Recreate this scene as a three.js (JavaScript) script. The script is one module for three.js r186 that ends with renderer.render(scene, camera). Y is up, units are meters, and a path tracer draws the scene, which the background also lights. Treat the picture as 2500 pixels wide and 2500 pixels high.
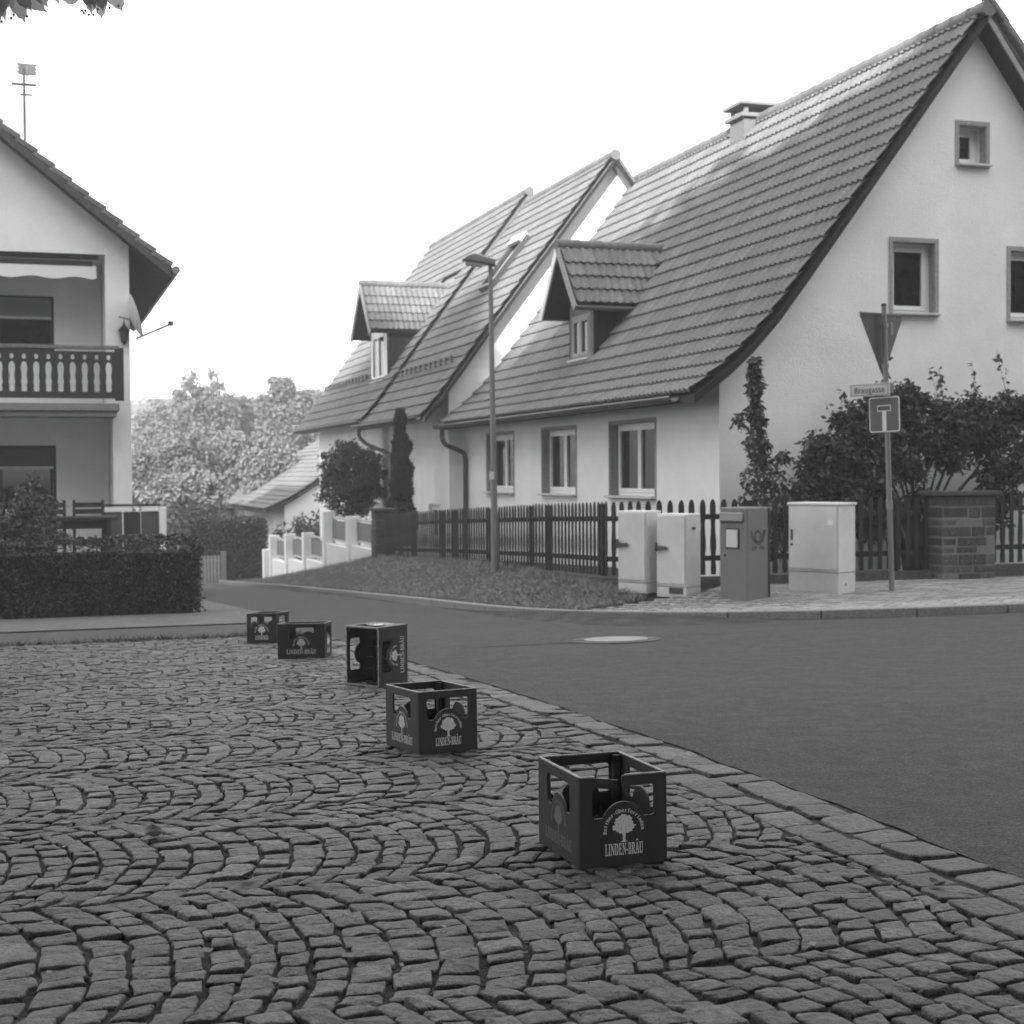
import * as THREE from 'three';
import { mergeGeometries } from 'three/addons/utils/BufferGeometryUtils.js';
import { RoundedBoxGeometry } from 'three/addons/geometries/RoundedBoxGeometry.js';

// ---------------------------------------------------------------- camera, sky, sun, exposure
const scene = new THREE.Scene();
const CAM_Y = 1.25;
const camera = new THREE.PerspectiveCamera(38.6, 1, 0.05, 900);
camera.position.set(0, CAM_Y, 0);
camera.rotation.order = 'YXZ';
camera.rotation.set(-0.0268, 0, -0.007);
camera.focus = 5.4;
camera.userData.fStop = 6;

const SKY = 0.62, SUN = 2.8, EXPOSURE = 4.6;
const renderer = new THREE.WebGLRenderer({ antialias: true });
renderer.setSize(1024, 1024);
renderer.toneMapping = THREE.LinearToneMapping;
renderer.toneMappingExposure = EXPOSURE;
renderer.outputColorSpace = THREE.SRGBColorSpace;
renderer.shadowMap.enabled = true;
renderer.shadowMap.type = THREE.PCFSoftShadowMap;

function rng(seed) { let s = seed >>> 0; return () => { s = (s + 0x6D2B79F5) >>> 0; let t = s; t = Math.imul(t ^ (t >>> 15), t | 1); t ^= t + Math.imul(t ^ (t >>> 7), t | 61); return ((t ^ (t >>> 14)) >>> 0) / 4294967296; }; }
const hash2 = (x, y, s = 0) => { let h = Math.imul(x | 0, 374761393) + Math.imul(y | 0, 668265263) + Math.imul(s | 0, 2246822519); h = Math.imul(h ^ (h >>> 13), 1274126177); return ((h ^ (h >>> 16)) >>> 0) / 4294967296; };
const sm = t => t * t * (3 - 2 * t);
const lerp = (a, b, t) => a + (b - a) * t;
const clamp = (v, a, b) => Math.min(b, Math.max(a, v));
function vnoise(x, y, per, seed) {   // value noise that tiles with period per (cells)
  const xi = Math.floor(x), yi = Math.floor(y), fx = sm(x - xi), fy = sm(y - yi);
  const m = (v) => per ? ((v % per) + per) % per : v;
  const a = hash2(m(xi), m(yi), seed), b = hash2(m(xi + 1), m(yi), seed), c = hash2(m(xi), m(yi + 1), seed), d = hash2(m(xi + 1), m(yi + 1), seed);
  return lerp(lerp(a, b, fx), lerp(c, d, fx), fy);
}
function fbm(x, y, per, oct, seed) { let s = 0, w = 0.5, n = 0; for (let i = 0; i < oct; i++) { s += w * vnoise(x, y, per, seed + i * 17); n += w; w *= 0.55; x *= 2; y *= 2; per *= 2; } return s / n; }

{ // sky: bright thin overcast with faint clouds, the same all the way round
  const W = 512, Hh = 256, d = new Float32Array(W * Hh * 4);
  for (let j = 0; j < Hh; j++) for (let i = 0; i < W; i++) {
    const el = (j + 0.5) / Hh * Math.PI - Math.PI / 2;
    const c = fbm(i / W * 26, (j / Hh) * 42, 26, 5, 5);
    const cl = clamp((c - 0.45) * 4.2, 0, 1);
    let v = SKY * (1.08 - 0.74 * Math.pow(cl, 1.4));
    if (el < -0.02) v = SKY * 0.5;
    const o = (j * W + i) * 4; d[o] = d[o + 1] = d[o + 2] = v; d[o + 3] = 1;
  }
  const t = new THREE.DataTexture(d, W, Hh, THREE.RGBAFormat, THREE.FloatType);
  t.mapping = THREE.EquirectangularReflectionMapping; t.magFilter = t.minFilter = THREE.LinearFilter; t.wrapS = THREE.RepeatWrapping; t.needsUpdate = true;
  scene.background = t; scene.environment = t;
}
const sun = new THREE.DirectionalLight(new THREE.Color(1, 1, 1), SUN);
{
  const el = 22 * Math.PI / 180, az = 15 * Math.PI / 180;      // light travels forward and a little to the right
  sun.position.set(-Math.sin(az) * Math.cos(el), Math.sin(el), Math.cos(az) * Math.cos(el)).multiplyScalar(90).add(new THREE.Vector3(0, 0, -25));
  sun.target.position.set(0, 0, -25); scene.add(sun); scene.add(sun.target);
  sun.castShadow = true; sun.shadow.mapSize.set(4096, 4096); sun.shadow.bias = -0.0005; sun.shadow.radius = 2;
  const c = sun.shadow.camera; c.left = -60; c.right = 60; c.top = 60; c.bottom = -60; c.near = 1; c.far = 260;
}

// ---------------------------------------------------------------- helpers
const TH = 18.15 * Math.PI / 180, CT = Math.cos(TH), ST = Math.sin(TH);
const P = (a, b, y = 0) => new THREE.Vector3(a * CT - b * ST, y, -(a * ST + b * CT));   // street frame: a across the lane, b along it
const V3 = (x, y, z) => new THREE.Vector3(x, y, z);
const names = {};
function numbered(n) { const k = names[n] = (names[n] ?? -1) + 1; return k ? `${n}_${String(k).padStart(3, '0')}` : n; }
function tag(o, label, category, group) { o.userData.label = label; o.userData.category = category; if (group) o.userData.group = group; return o; }
function thing(name, label, category, pos, turn = 0, group) {
  const g = new THREE.Group(); g.name = numbered(name); g.position.copy(pos); g.rotation.y = turn; scene.add(g);
  return tag(g, label, category, group);
}
function structure(o, name) { o.name = numbered(name); o.userData.kind = 'structure'; scene.add(o); return o; }
function part(parent, name, geo, m) { const o = new THREE.Mesh(geo, m); o.name = name; parent.add(o); return o; }
function group(parent, name) { const o = new THREE.Group(); o.name = name; parent.add(o); return o; }
const G = (v) => new THREE.Color().setRGB(v, v, v);
function flat(g) { const n = g.index ? g.toNonIndexed() : g; for (const k of Object.keys(n.attributes)) if (!['position', 'normal', 'uv'].includes(k)) n.deleteAttribute(k); if (!n.attributes.uv) n.setAttribute('uv', new THREE.BufferAttribute(new Float32Array(n.attributes.position.count * 2), 2)); n.clearGroups(); return n; }
const merge = (l) => mergeGeometries(l.map(flat), false);
function metreUV(g, off = 0) {   // uv in metres from the dominant side of each face
  g = flat(g); const p = g.attributes.position, n = g.attributes.normal, uv = g.attributes.uv;
  for (let i = 0; i < p.count; i++) {
    const ax = Math.abs(n.getX(i)), ay = Math.abs(n.getY(i)), az = Math.abs(n.getZ(i));
    if (ay >= ax && ay >= az) uv.setXY(i, p.getX(i) + off, p.getZ(i)); else if (ax >= az) uv.setXY(i, p.getZ(i) + off, p.getY(i)); else uv.setXY(i, p.getX(i) + off, p.getY(i));
  }
  return g;
}
const box = (w, h, d, x = 0, y = 0, z = 0) => metreUV(new THREE.BoxGeometry(w, h, d)).translate(x, y, z);   // centre x,z, centre y
const rbox = (w, h, d, r, x = 0, y = 0, z = 0) => metreUV(new RoundedBoxGeometry(w, h, d, 2, r)).translate(x, y, z);
function cyl(r0, r1, h, seg = 16, x = 0, y = 0, z = 0) { return flat(new THREE.CylinderGeometry(r1, r0, h, seg)).translate(x, y + h / 2, z); }
function tube(pts, r, seg = 24, rs = 8) { return flat(new THREE.TubeGeometry(new THREE.CatmullRomCurve3(pts.map(p => V3(...p)), false, 'catmullrom', 0.3), seg, r, rs, false)); }
function limb(p0, p1, r0, r1, seg = 7) { const d = p1.clone().sub(p0), L = d.length(); const g = new THREE.CylinderGeometry(r1, r0, L, seg, 1, true); g.translate(0, L / 2, 0); g.applyQuaternion(new THREE.Quaternion().setFromUnitVectors(V3(0, 1, 0), d.normalize())); g.translate(p0.x, p0.y, p0.z); return flat(g); }
function shapeOf(pts, holes = []) { const s = new THREE.Shape(pts.map(p => new THREE.Vector2(p[0], p[1]))); for (const h of holes) s.holes.push(new THREE.Path(h.map(p => new THREE.Vector2(p[0], p[1])))); return s; }
const rectPts = (x0, x1, y0, y1) => [[x0, y0], [x1, y0], [x1, y1], [x0, y1]];
function ext(s, depth, bevel = 0) { return flat(new THREE.ExtrudeGeometry(s, { depth, bevelEnabled: bevel > 0, bevelSize: bevel, bevelThickness: bevel, bevelSegments: 2, bevelOffset: -bevel, curveSegments: 10 })); }

// ---------------------------------------------------------------- textures (grain and wear only)
function tex(size, fn, rep, srgb = true) {
  const d = new Uint8Array(size * size * 4);
  for (let j = 0; j < size; j++) for (let i = 0; i < size; i++) { const v = clamp(fn(i / size, j / size, i, j), 0, 1) * 255, o = (j * size + i) * 4; d[o] = d[o + 1] = d[o + 2] = v; d[o + 3] = 255; }
  const t = new THREE.DataTexture(d, size, size, THREE.RGBAFormat); t.wrapS = t.wrapT = THREE.RepeatWrapping; t.magFilter = THREE.LinearFilter; t.minFilter = THREE.LinearMipmapLinearFilter; t.generateMipmaps = true;
  if (srgb) t.colorSpace = THREE.SRGBColorSpace; t.repeat.set(rep, rep); t.needsUpdate = true; return t;
}
const cl = (t, rep) => { const c = t.clone(); c.repeat.set(rep, rep); c.needsUpdate = true; return c; };
const T = {
  grit: tex(512, (u, v, i, j) => 0.72 + 0.30 * (hash2(i, j, 3) - 0.5) + 0.26 * (fbm(u * 64, v * 64, 64, 3, 9) - 0.5), 1 / 0.9),
  asphalt: tex(1024, (u, v, i, j) => 0.74 + 0.5 * (hash2(i >> 1, j >> 1, 3) - 0.5) + 0.36 * (fbm(u * 40, v * 40, 40, 4, 21) - 0.5) + 0.08 * (fbm(u * 5, v * 5, 5, 3, 22) - 0.5) + 0.3 * (hash2(i, j, 8) - 0.5), 1 / 3.1),
  asphaltB: tex(512, (u, v, i, j) => 0.5 + 0.7 * (vnoise(u * 170, v * 170, 170, 4) - 0.5) + 0.4 * (hash2(i, j, 5) - 0.5), 1 / 1.3, false),
  stone: tex(512, (u, v, i, j) => { const s = hash2(i, j, 31); return 0.72 + 0.55 * (fbm(u * 40, v * 40, 40, 4, 41) - 0.5) + 0.3 * (fbm(u * 9, v * 9, 9, 3, 43) - 0.5) + 0.6 * (s - 0.5) * (s > 0.85 || s < 0.12 ? 1.4 : 0.5); }, 1 / 0.55),
  stoneB: tex(512, (u, v, i, j) => 0.5 + 0.9 * (fbm(u * 34, v * 34, 34, 4, 51) - 0.5) + 0.25 * (hash2(i, j, 52) - 0.5), 1 / 0.5, false),
  stucco: tex(1024, (u, v, i, j) => 0.93 + 0.09 * (fbm(u * 8, v * 8, 8, 5, 61) - 0.5) + 0.07 * (hash2(i, j, 62) - 0.5), 1 / 4.7),
  stuccoB: tex(512, (u, v, i, j) => 0.5 + 0.8 * (vnoise(u * 150, v * 150, 150, 63) - 0.5) + 0.3 * (fbm(u * 20, v * 20, 20, 3, 64) - 0.5), 1 / 1.1, false),
  wood: tex(512, (u, v, i, j) => 0.7 + 0.4 * (fbm(u * 60, v * 3, 60, 3, 71) - 0.5) + 0.16 * (hash2(i, j, 72) - 0.5), 1 / 0.8),
  soil: tex(512, (u, v, i, j) => 0.6 + 0.6 * (fbm(u * 30, v * 30, 30, 5, 81) - 0.5) + 0.3 * (hash2(i, j, 82) - 0.5), 1 / 1.2),
  grass: tex(1024, (u, v, i, j) => 0.62 + 0.7 * (fbm(u * 14, v * 14, 14, 5, 91) - 0.5) + 0.35 * (hash2(i, j, 92) - 0.5), 1 / 3.3),
  tile: tex(512, (u, v, i, j) => 0.72 + 0.34 * (fbm(u * 24, v * 24, 24, 4, 101) - 0.5) + 0.22 * (hash2(i, j, 102) - 0.5), 1 / 0.9),
  metal: tex(512, (u, v, i, j) => 0.92 + 0.09 * (fbm(u * 10, v * 10, 10, 5, 111) - 0.5) + 0.05 * (hash2(i, j, 112) - 0.5), 1 / 1.4),
};
function mat(v, rough = 0.85, o = {}) { return new THREE.MeshStandardMaterial({ color: G(v), roughness: rough, ...o }); }
const M = {
  asphalt: mat(0.066, 0.92, { map: T.asphalt, bumpMap: T.asphaltB, bumpScale: 0.012 }),
  asphaltOld: mat(0.065, 0.9, { map: T.asphalt, bumpMap: T.asphaltB, bumpScale: 0.006 }),
  path: mat(0.15, 0.9, { map: T.asphalt, bumpMap: T.asphaltB, bumpScale: 0.005 }),
  paver: mat(0.5, 0.92, { map: T.grit, bumpMap: T.stoneB, bumpScale: 0.004 }),
  joint: mat(0.07, 1, { map: T.soil, bumpMap: T.soil, bumpScale: 0.02 }),
  soil: mat(0.06, 1, { map: T.soil, bumpMap: T.soil, bumpScale: 0.03 }),
  grass: mat(0.11, 1, { map: T.grass, bumpMap: T.grass, bumpScale: 0.04 }),
  kerb: mat(0.38, 0.9, { map: T.grit, bumpMap: T.stoneB, bumpScale: 0.004 }),
  stucco: mat(0.9, 0.95, { map: T.stucco, bumpMap: T.stuccoB, bumpScale: 0.004 }),
  stuccoW: mat(0.92, 0.95, { map: T.stucco, bumpMap: T.stuccoB, bumpScale: 0.004 }),
  band: mat(0.58, 0.9, { map: T.grit }),
  white: mat(0.78, 0.45),
  offwhite: mat(0.6, 0.6, { map: T.metal }),
  glass: new THREE.MeshPhysicalMaterial({ color: G(0.008), roughness: 0.03, ior: 1.5 }),
  curtain: mat(0.5, 0.95),
  darkwood: mat(0.018, 0.85, { map: T.wood }),
  brownwood: mat(0.03, 0.75, { map: T.wood }),
  soffitPale: mat(0.42, 0.9, { map: T.wood }),
  soffit: mat(0.05, 0.9, { map: T.wood }),
  gutter: mat(0.08, 0.5, { metalness: 0.3, map: T.metal }),
  zinc: mat(0.26, 0.5, { metalness: 0.5, map: T.metal }),
  pole: mat(0.22, 0.55, { metalness: 0.4, map: T.metal }),
  cabinet: mat(0.66, 0.7, { map: T.metal }),
  cabinetDark: mat(0.03, 0.5),
  postbox: mat(0.16, 0.6, { map: T.metal }),
  black: mat(0.015, 0.6),
  rubble: mat(0.12, 0.95, { map: T.stone, bumpMap: T.stoneB, bumpScale: 0.012 }),
  crate: mat(0.0075, 0.55, { map: T.metal }),
  crateWornLit: mat(0.5, 0.7, { map: T.grit }),  // scuffed rim edge, with sky light on its top put into the pale colour
};
const tileTones = [0.25, 0.28, 0.315, 0.265].map(v => mat(v, 0.8, { map: T.tile, bumpMap: T.tile, bumpScale: 0.004 }));
tileTones.forEach(m => m.side = THREE.DoubleSide);
const leafMats = {};
function leafMat(v) { return leafMats[v] ??= v < 0.12 ? new THREE.MeshStandardMaterial({ color: G(v), roughness: 0.7, side: THREE.DoubleSide }) : new THREE.MeshPhysicalMaterial({ color: G(v), roughness: 0.75, side: THREE.DoubleSide, transmission: 0.22, thickness: 0 }); }
const bark = mat(0.07, 0.95, { map: T.wood, bumpMap: T.wood, bumpScale: 0.02 });

// ---------------------------------------------------------------- terrain
function pl(tab, x) { if (x <= tab[0][0]) return tab[0][1]; for (let i = 1; i < tab.length; i++) if (x <= tab[i][0]) { const [x0, y0] = tab[i - 1], [x1, y1] = tab[i]; return lerp(y0, y1, (x - x0) / (x1 - x0)); } return tab[tab.length - 1][1]; }
const ROAD = [[3, 0], [6, -0.035], [8, -0.11], [10, -0.20], [12.4, -0.31], [16, -0.48], [20, -0.62], [25, -0.9], [34, -1.4], [42, -1.9], [46, -2.15], [60, -3.0], [90, -3.4]];
function hr(a, b) { let s = 0; for (const d of [-1.2, -0.6, 0, 0.6, 1.2]) s += pl(ROAD, b + d); s /= 5; return s + (a > 5 && b < 20 ? 0.012 * (Math.min(a, 20) - 5) * clamp((20 - b) / 5, 0, 1) : 0); }
const FEN = [[12, -0.30], [14.5, -0.25], [16.5, -0.18], [22, -0.2], [30, -0.5], [36, -1.1], [46, -2.08], [60, -2.95], [90, -3.35]];
const hf = (b) => pl(FEN, b);
// kerb line from the far right round the corner into the lane
const KERB = [[46, 12.55], [20, 12.7], [12, 12.95], [10, 13.15], [8.6, 13.5], [7.4, 14.15], [6.5, 15.1], [5.85, 16.4], [5.45, 18.2], [5.3, 20.5], [5.3, 26], [5.35, 34], [5.5, 42], [5.7, 48]];
const kerbCurve = new THREE.CatmullRomCurve3(KERB.map(k => V3(k[0], 0, k[1])), false, 'centripetal');
const KP = kerbCurve.getPoints(220).map(p => [p.x, p.z]);
function kerbInfo(a, b) { let best = 1e9; for (let i = 0; i + 1 < KP.length; i++) { const [x0, y0] = KP[i], [x1, y1] = KP[i + 1]; const dx = x1 - x0, dy = y1 - y0; const t = clamp(((a - x0) * dx + (b - y0) * dy) / (dx * dx + dy * dy), 0, 1); const d = Math.hypot(a - x0 - dx * t, b - y0 - dy * t); if (d < best) best = d; } return best; }
function hside(a, b) { const d = kerbInfo(a, b); return lerp(hr(a, b) + 0.09, Math.max(hf(b), hr(a, b) + 0.09), sm(clamp(d / 1.7, 0, 1))); }
function hground(a, b) { if (b > 12.5 && a > 5) { return a > 6.5 ? Math.max(hf(b), -9) : lerp(hr(a, b), hf(b), (a - 5) / 1.5); } return hr(a, b); }
// ribbon: rows of b, a from L(b) to R(b)
function ribbon(bs, L, R, n, hfun, off) {
  const pos = [], uv = [], idx = [];
  bs.forEach((b, i) => { const l = L(b), r = R(b); for (let k = 0; k <= n; k++) { const a = lerp(l, r, k / n), p = P(a, b, hfun(a, b) + off); pos.push(p.x, p.y, p.z); uv.push(a, b); if (i && k) { const q = i * (n + 1) + k; idx.push(q - n - 2, q - n - 1, q - 1, q - n - 1, q, q - 1); } } });
  const g = new THREE.BufferGeometry(); g.setAttribute('position', new THREE.Float32BufferAttribute(pos, 3)); g.setAttribute('uv', new THREE.Float32BufferAttribute(uv, 2)); g.setIndex(idx); g.computeVertexNormals(); return g;
}
const range = (a, b, st) => { const r = []; for (let v = a; v < b - 1e-6; v += st) r.push(v); r.push(b); return r; };

// ================================================================ GROUND
function kerbA(b) { for (let i = 1; i < KP.length; i++) { if (KP[i][1] >= b) { const [a0, b0] = KP[i - 1], [a1, b1] = KP[i]; return lerp(a0, a1, clamp((b - b0) / (b1 - b0 + 1e-9), 0, 1)); } } return KP[KP.length - 1][0]; }
function kerbB(a) { for (let i = 1; i < KP.length; i++) { if (KP[i][0] <= a) { const [a0, b0] = KP[i - 1], [a1, b1] = KP[i]; return lerp(b0, b1, clamp((a - a0) / (a1 - a0 - 1e-9), 0, 1)); } } return 20.5; }
function ribbonA(as, B0, B1, n, hfun, off) {
  const pos = [], uv = [], idx = [];
  as.forEach((a, i) => { const l = B0(a), r = B1(a); for (let k = 0; k <= n; k++) { const b = lerp(l, r, k / n), p = P(a, b, hfun(a, b) + off); pos.push(p.x, p.y, p.z); uv.push(a, b); if (i && k) { const q = i * (n + 1) + k; idx.push(q - n - 2, q - 1, q - n - 1, q - n - 1, q - 1, q); } } });
  const g = new THREE.BufferGeometry(); g.setAttribute('position', new THREE.Float32BufferAttribute(pos, 3)); g.setAttribute('uv', new THREE.Float32BufferAttribute(uv, 2)); g.setIndex(idx); g.computeVertexNormals(); return g;
}
const EDGE = 2.9, COB_END = 15.55, STRIP_END = 17.6;
{
  const far = [70, 80, 95, 120, 160, 220, 320, 480, 700];
  const bs = [-400, -200, -80, -30, ...range(-10, 62, 1), ...far];
  const as = [-500, -250, -120, -70, -45, ...range(-32, 30, 1), 45, 70, 120, 250, 500];
  const pos = [], uv = [], idx = [], n = as.length;
  bs.forEach((b, i) => as.forEach((a, k) => { let h = hground(a, b) - 0.09; const p = P(a, b, h); pos.push(p.x, p.y, p.z); uv.push(a, b); if (i && k) { const q = i * n + k; idx.push(q - n - 1, q - n, q - 1, q - n, q, q - 1); } }));
  const g = new THREE.BufferGeometry(); g.setAttribute('position', new THREE.Float32BufferAttribute(pos, 3)); g.setAttribute('uv', new THREE.Float32BufferAttribute(uv, 2)); g.setIndex(idx); g.computeVertexNormals();
  structure(new THREE.Mesh(g, M.grass), 'ground');
}
structure(new THREE.Mesh(merge([
  ribbon([...range(-10, 0, 0.5), ...range(0, 12.5, 0.1), 12.55], b => EDGE - 0.012 + 0.03 * (vnoise(b * 3.1, 1, 0, 5) - 0.5) + 0.02 * (vnoise(b * 9, 2, 0, 5) - 0.5), () => 46, 60, hr, 0),
  ribbon(range(12.55, 48, 0.35), () => EDGE - 0.012, b => kerbA(b), 16, hr, 0)]), M.asphalt), 'road');
structure(new THREE.Mesh(ribbon(range(COB_END, STRIP_END, 0.25), () => -30, () => EDGE - 0.004, 60, hr, -0.003), M.asphaltOld), 'road_patch');
structure(new THREE.Mesh(ribbon(range(STRIP_END, 20.35, 0.4), () => -30, () => EDGE - 0.004, 60, hr, 0.012), M.path), 'footpath');
structure(new THREE.Mesh(ribbon(range(20.36, 48, 0.5), () => 1.2, () => EDGE - 0.02, 6, hr, 0.004), M.path), 'gravel_strip');
structure(new THREE.Mesh(ribbon(range(16.02, 46, 0.4), b => kerbA(b) + 0.13, () => 6.98, 10, hside, 0.012), M.grass), 'grass_verge');
const paveTop = (a) => a < 7.6 ? 16.02 : lerp(16.02, 16.5, sm(clamp((a - 7.6) / 0.6, 0, 1)));
{
  const pv = structure(new THREE.Group(), 'pavement');
  const bed = ribbonA(range(5.99, 30, 0.25), a => kerbB(a) + 0.12, a => Math.max(paveTop(a), kerbB(a) + 0.13), 8, hside, -0.022);
  part(pv, 'paving_bed', bed, M.soil);
  const r = rng(77), tones = [[], [], []];
  for (let row = 0; row < 42; row++) for (let c = -2; c < 110; c++) {
    const b = 12.85 + row * 0.102, a = 5.9 + c * 0.2 + (row % 2) * 0.1;
    if (a > 26 || b < kerbB(a) + 0.17 || b > paveTop(a) - 0.04 || a < 5.98) continue;
    const g = box(0.194, 0.05, 0.095); g.rotateX((r() - 0.5) * 0.05); g.rotateZ((r() - 0.5) * 0.035); g.rotateY(TH + (r() - 0.5) * 0.02);
    const p = P(a, b, hside(a, b) - 0.018 + (r() - 0.5) * 0.006); g.translate(p.x, p.y, p.z);
    const uv = g.attributes.uv, o = r() * 5; for (let i = 0; i < uv.count; i++) uv.setXY(i, uv.getX(i) + o, uv.getY(i) + o);
    tones[r() * 3 | 0].push(g);
  }
  tones.forEach((l, i) => { const m = part(pv, 'paving_blocks', merge(l), [M.paver, mat(0.44, 0.92, { map: T.grit }), mat(0.56, 0.92, { map: T.grit })][i]); m.userData.kind = 'stuff'; });
}
{ // kerb: separate stones a metre long along the kerb line
  const kb = structure(new THREE.Group(), 'kerb');
  const L = kerbCurve.getLength(), n = Math.floor(L / 1.0);
  for (let i = 0; i < n; i++) {
    const q0 = kerbCurve.getPointAt((i + 0.006) / n), q1 = kerbCurve.getPointAt((i + 0.994) / n);
    if (q0.x > 24) continue;
    const p0 = P(q0.x, q0.z, hr(q0.x, q0.z)), p1 = P(q1.x, q1.z, hr(q1.x, q1.z)), d = p1.clone().sub(p0), len = d.length();
    const g = metreUV(new RoundedBoxGeometry(0.13, 0.26, len, 2, 0.018), i * 0.37);
    const nx = V3(0, 1, 0).cross(d.clone().normalize()).normalize();            // towards the pavement side
    const m = new THREE.Matrix4().makeBasis(nx, V3(0, 1, 0), d.clone().normalize());
    g.translate(0, -0.13 + 0.1, 0); g.applyMatrix4(m); const c = p0.clone().add(p1).multiplyScalar(0.5).addScaledVector(nx, (q0.x > 0 ? -1 : 1) * 0.066); g.translate(c.x, c.y, c.z);
    part(kb, 'kerbstone', g, M.kerb);
  }
}

const jointPts = [];
// ---------------------------------------------------------------- cobbles laid in segmental arcs
{
  const pav = structure(new THREE.Group(), 'cobblestone_paving');
  part(pav, 'joint_bed', ribbon(range(-4, COB_END + 0.06, 0.25), () => -16, () => EDGE, 80, hr, -0.013), M.joint);
  part(pav, 'edge_joint', ribbon(range(-4, COB_END, 0.25), () => EDGE - 0.06, () => EDGE + 0.06, 1, hr, -0.006), M.joint);
  const r = rng(4242), stones = [];
  const addStone = (quad, gap, tone, big) => {   // quad: 4 corners [a,b] anticlockwise
    const ca = (quad[0][0] + quad[1][0] + quad[2][0] + quad[3][0]) / 4, cb = (quad[0][1] + quad[1][1] + quad[2][1] + quad[3][1]) / 4;
    const ring = [];
    for (let i = 0; i < 4; i++) {
      const p = quad[i], pr = quad[(i + 3) % 4], nx = quad[(i + 1) % 4];
      const cut = 0.03 + r() * 0.12, cut2 = 0.03 + r() * 0.12;
      ring.push([lerp(p[0], pr[0], cut), lerp(p[1], pr[1], cut)], [lerp(p[0], nx[0], cut2), lerp(p[1], nx[1], cut2)]);
      ring.push([lerp(p[0], nx[0], 0.5) + (r() - 0.5) * 0.009, lerp(p[1], nx[1], 0.5) + (r() - 0.5) * 0.009]);
    }
    const R = Math.sqrt(Math.hypot(quad[0][0] - quad[2][0], quad[0][1] - quad[2][1]) * Math.hypot(quad[1][0] - quad[3][0], quad[1][1] - quad[3][1])) / 2;
    const k = 1 - gap / (R * 0.75), ka = big ? k : k * 0.98;
    jointPts.push(quad[0], [lerp(quad[0][0], quad[1][0], 0.4), lerp(quad[0][1], quad[1][1], 0.4)]);
    stones.push({ ca, cb, ring: ring.map(q => [(q[0] - ca) * ka, (q[1] - cb) * k]), R, tone, big });
  };
  const CH = 1.1, HALF = CH / 2, NS = 12, ROW = 0.102;
  for (let lane = -4; lane < 12; lane++) {
    const bc = 3.92 + lane * CH, RR = lane < 0 ? 1.7 : lane === 0 ? 1.25 : 0.86, half = Math.asin(HALF / RR), jit = lane <= 0 ? 0.019 : 0.012, wv = lane <= 0 ? 0.03 : 0.02;
    for (let row = -122; row < 60; row++) {
      // jittered joints along this row
      const jo = []; const sh = (row % 2) * 0.5;
      for (let s = 0; s <= NS; s++) { let t = (s + (s > 0 && s < NS ? (sh - 0.25) * 0.7 + (hash2(row, s, lane + 50) - 0.5) * 0.42 : 0)) / NS; jo.push(lerp(-half, half, t)); }
      const pt = (ang, rw) => { const wob = (hash2(Math.round(rw), Math.round(ang * 9), lane) - 0.5) * 0.018 + wv * Math.sin(rw * 0.61 + lane * 2.1); return [rw * ROW + wob + RR * Math.cos(ang) - RR, bc + RR * Math.sin(ang) + 0.012 * Math.sin(rw * 0.37 + lane)]; };
      for (let s = 0; s < NS; s++) {
        let q = [pt(jo[s], row), pt(jo[s], row + 1), pt(jo[s + 1], row + 1), pt(jo[s + 1], row)].map(p => [p[0] + (r() - 0.5) * jit, p[1] + (r() - 0.5) * jit]);
        const lim = 2.5; const mx = Math.max(...q.map(p => p[0])), mn = Math.min(...q.map(p => p[0])), cb = q[0][1], ca = (mx + mn) / 2;
        if (mn > lim - 0.035 || cb > COB_END - 0.1 || cb < -2.5 || ca < -0.46 * (cb + 4) - 3.6) continue;
        // skip what no step to the side would show
        const w = P(ca, cb); if (-w.z < 2.3 || w.x < -0.42 * -w.z - 1.6) continue;
        if (mx > lim) q = q.map(p => [Math.min(p[0], lim), p[1]]);
        addStone(q, 0.0035 + r() * 0.0045, hash2(row, s, lane + 300), false);
      }
    }
  }
  // border rows along the asphalt
  for (const [a0, a1, len, gp] of [[2.51, 2.675, 0.15, 0.006], [2.70, 2.885, 0.205, 0.006]]) {
    let b = 1.2; while (b < COB_END) { const l = len * (0.8 + r() * 0.5); const j = () => (r() - 0.5) * 0.012; addStone([[a0 + j(), b], [a1 + j(), b + j()], [a1 + j(), b + l + j()], [a0 + j(), b + l]], gp, r(), true); b += l; }
  }
  const build = (s) => {
    const n = s.ring.length, pos = [], uv = [], idx = [], h0 = hr(s.ca, s.cb);
    const tiltA = (r() - 0.5) * 0.13, tiltB = (r() - 0.5) * 0.13, up = (r() - 0.5) * 0.010, ou = r() * 9, ov = r() * 9, rot = r() * 6.28;
    const put = (da, db, y) => { const p = P(s.ca + da, s.cb + db, h0 + y + up + da * tiltA + db * tiltB + (hr(s.ca + da, s.cb + db) - h0)); pos.push(p.x, p.y, p.z); uv.push(ou + da * Math.cos(rot) - db * Math.sin(rot), ov + da * Math.sin(rot) + db * Math.cos(rot) + y); };
    put((r() - 0.5) * 0.02, (r() - 0.5) * 0.02, 0.001 + r() * 0.003);
    const rough = s.ring.map(() => (r() - 0.5) * 0.006);
    for (const [k, y, w] of [[0.6, 0.001, 1], [0.95, -0.0005, 0.9], [1.0, -0.006, 0.3], [1.0, -0.05, 0]]) s.ring.forEach((q, i) => put(q[0] * k, q[1] * k, y + rough[i] * w));
    for (let i = 0; i < n; i++) idx.push(0, 1 + i, 1 + (i + 1) % n);
    for (let L = 0; L < 3; L++) for (let i = 0; i < n; i++) { const a = 1 + L * n + i, b = 1 + L * n + (i + 1) % n, c = a + n, d = b + n; idx.push(a, c, b, b, c, d); }
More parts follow.
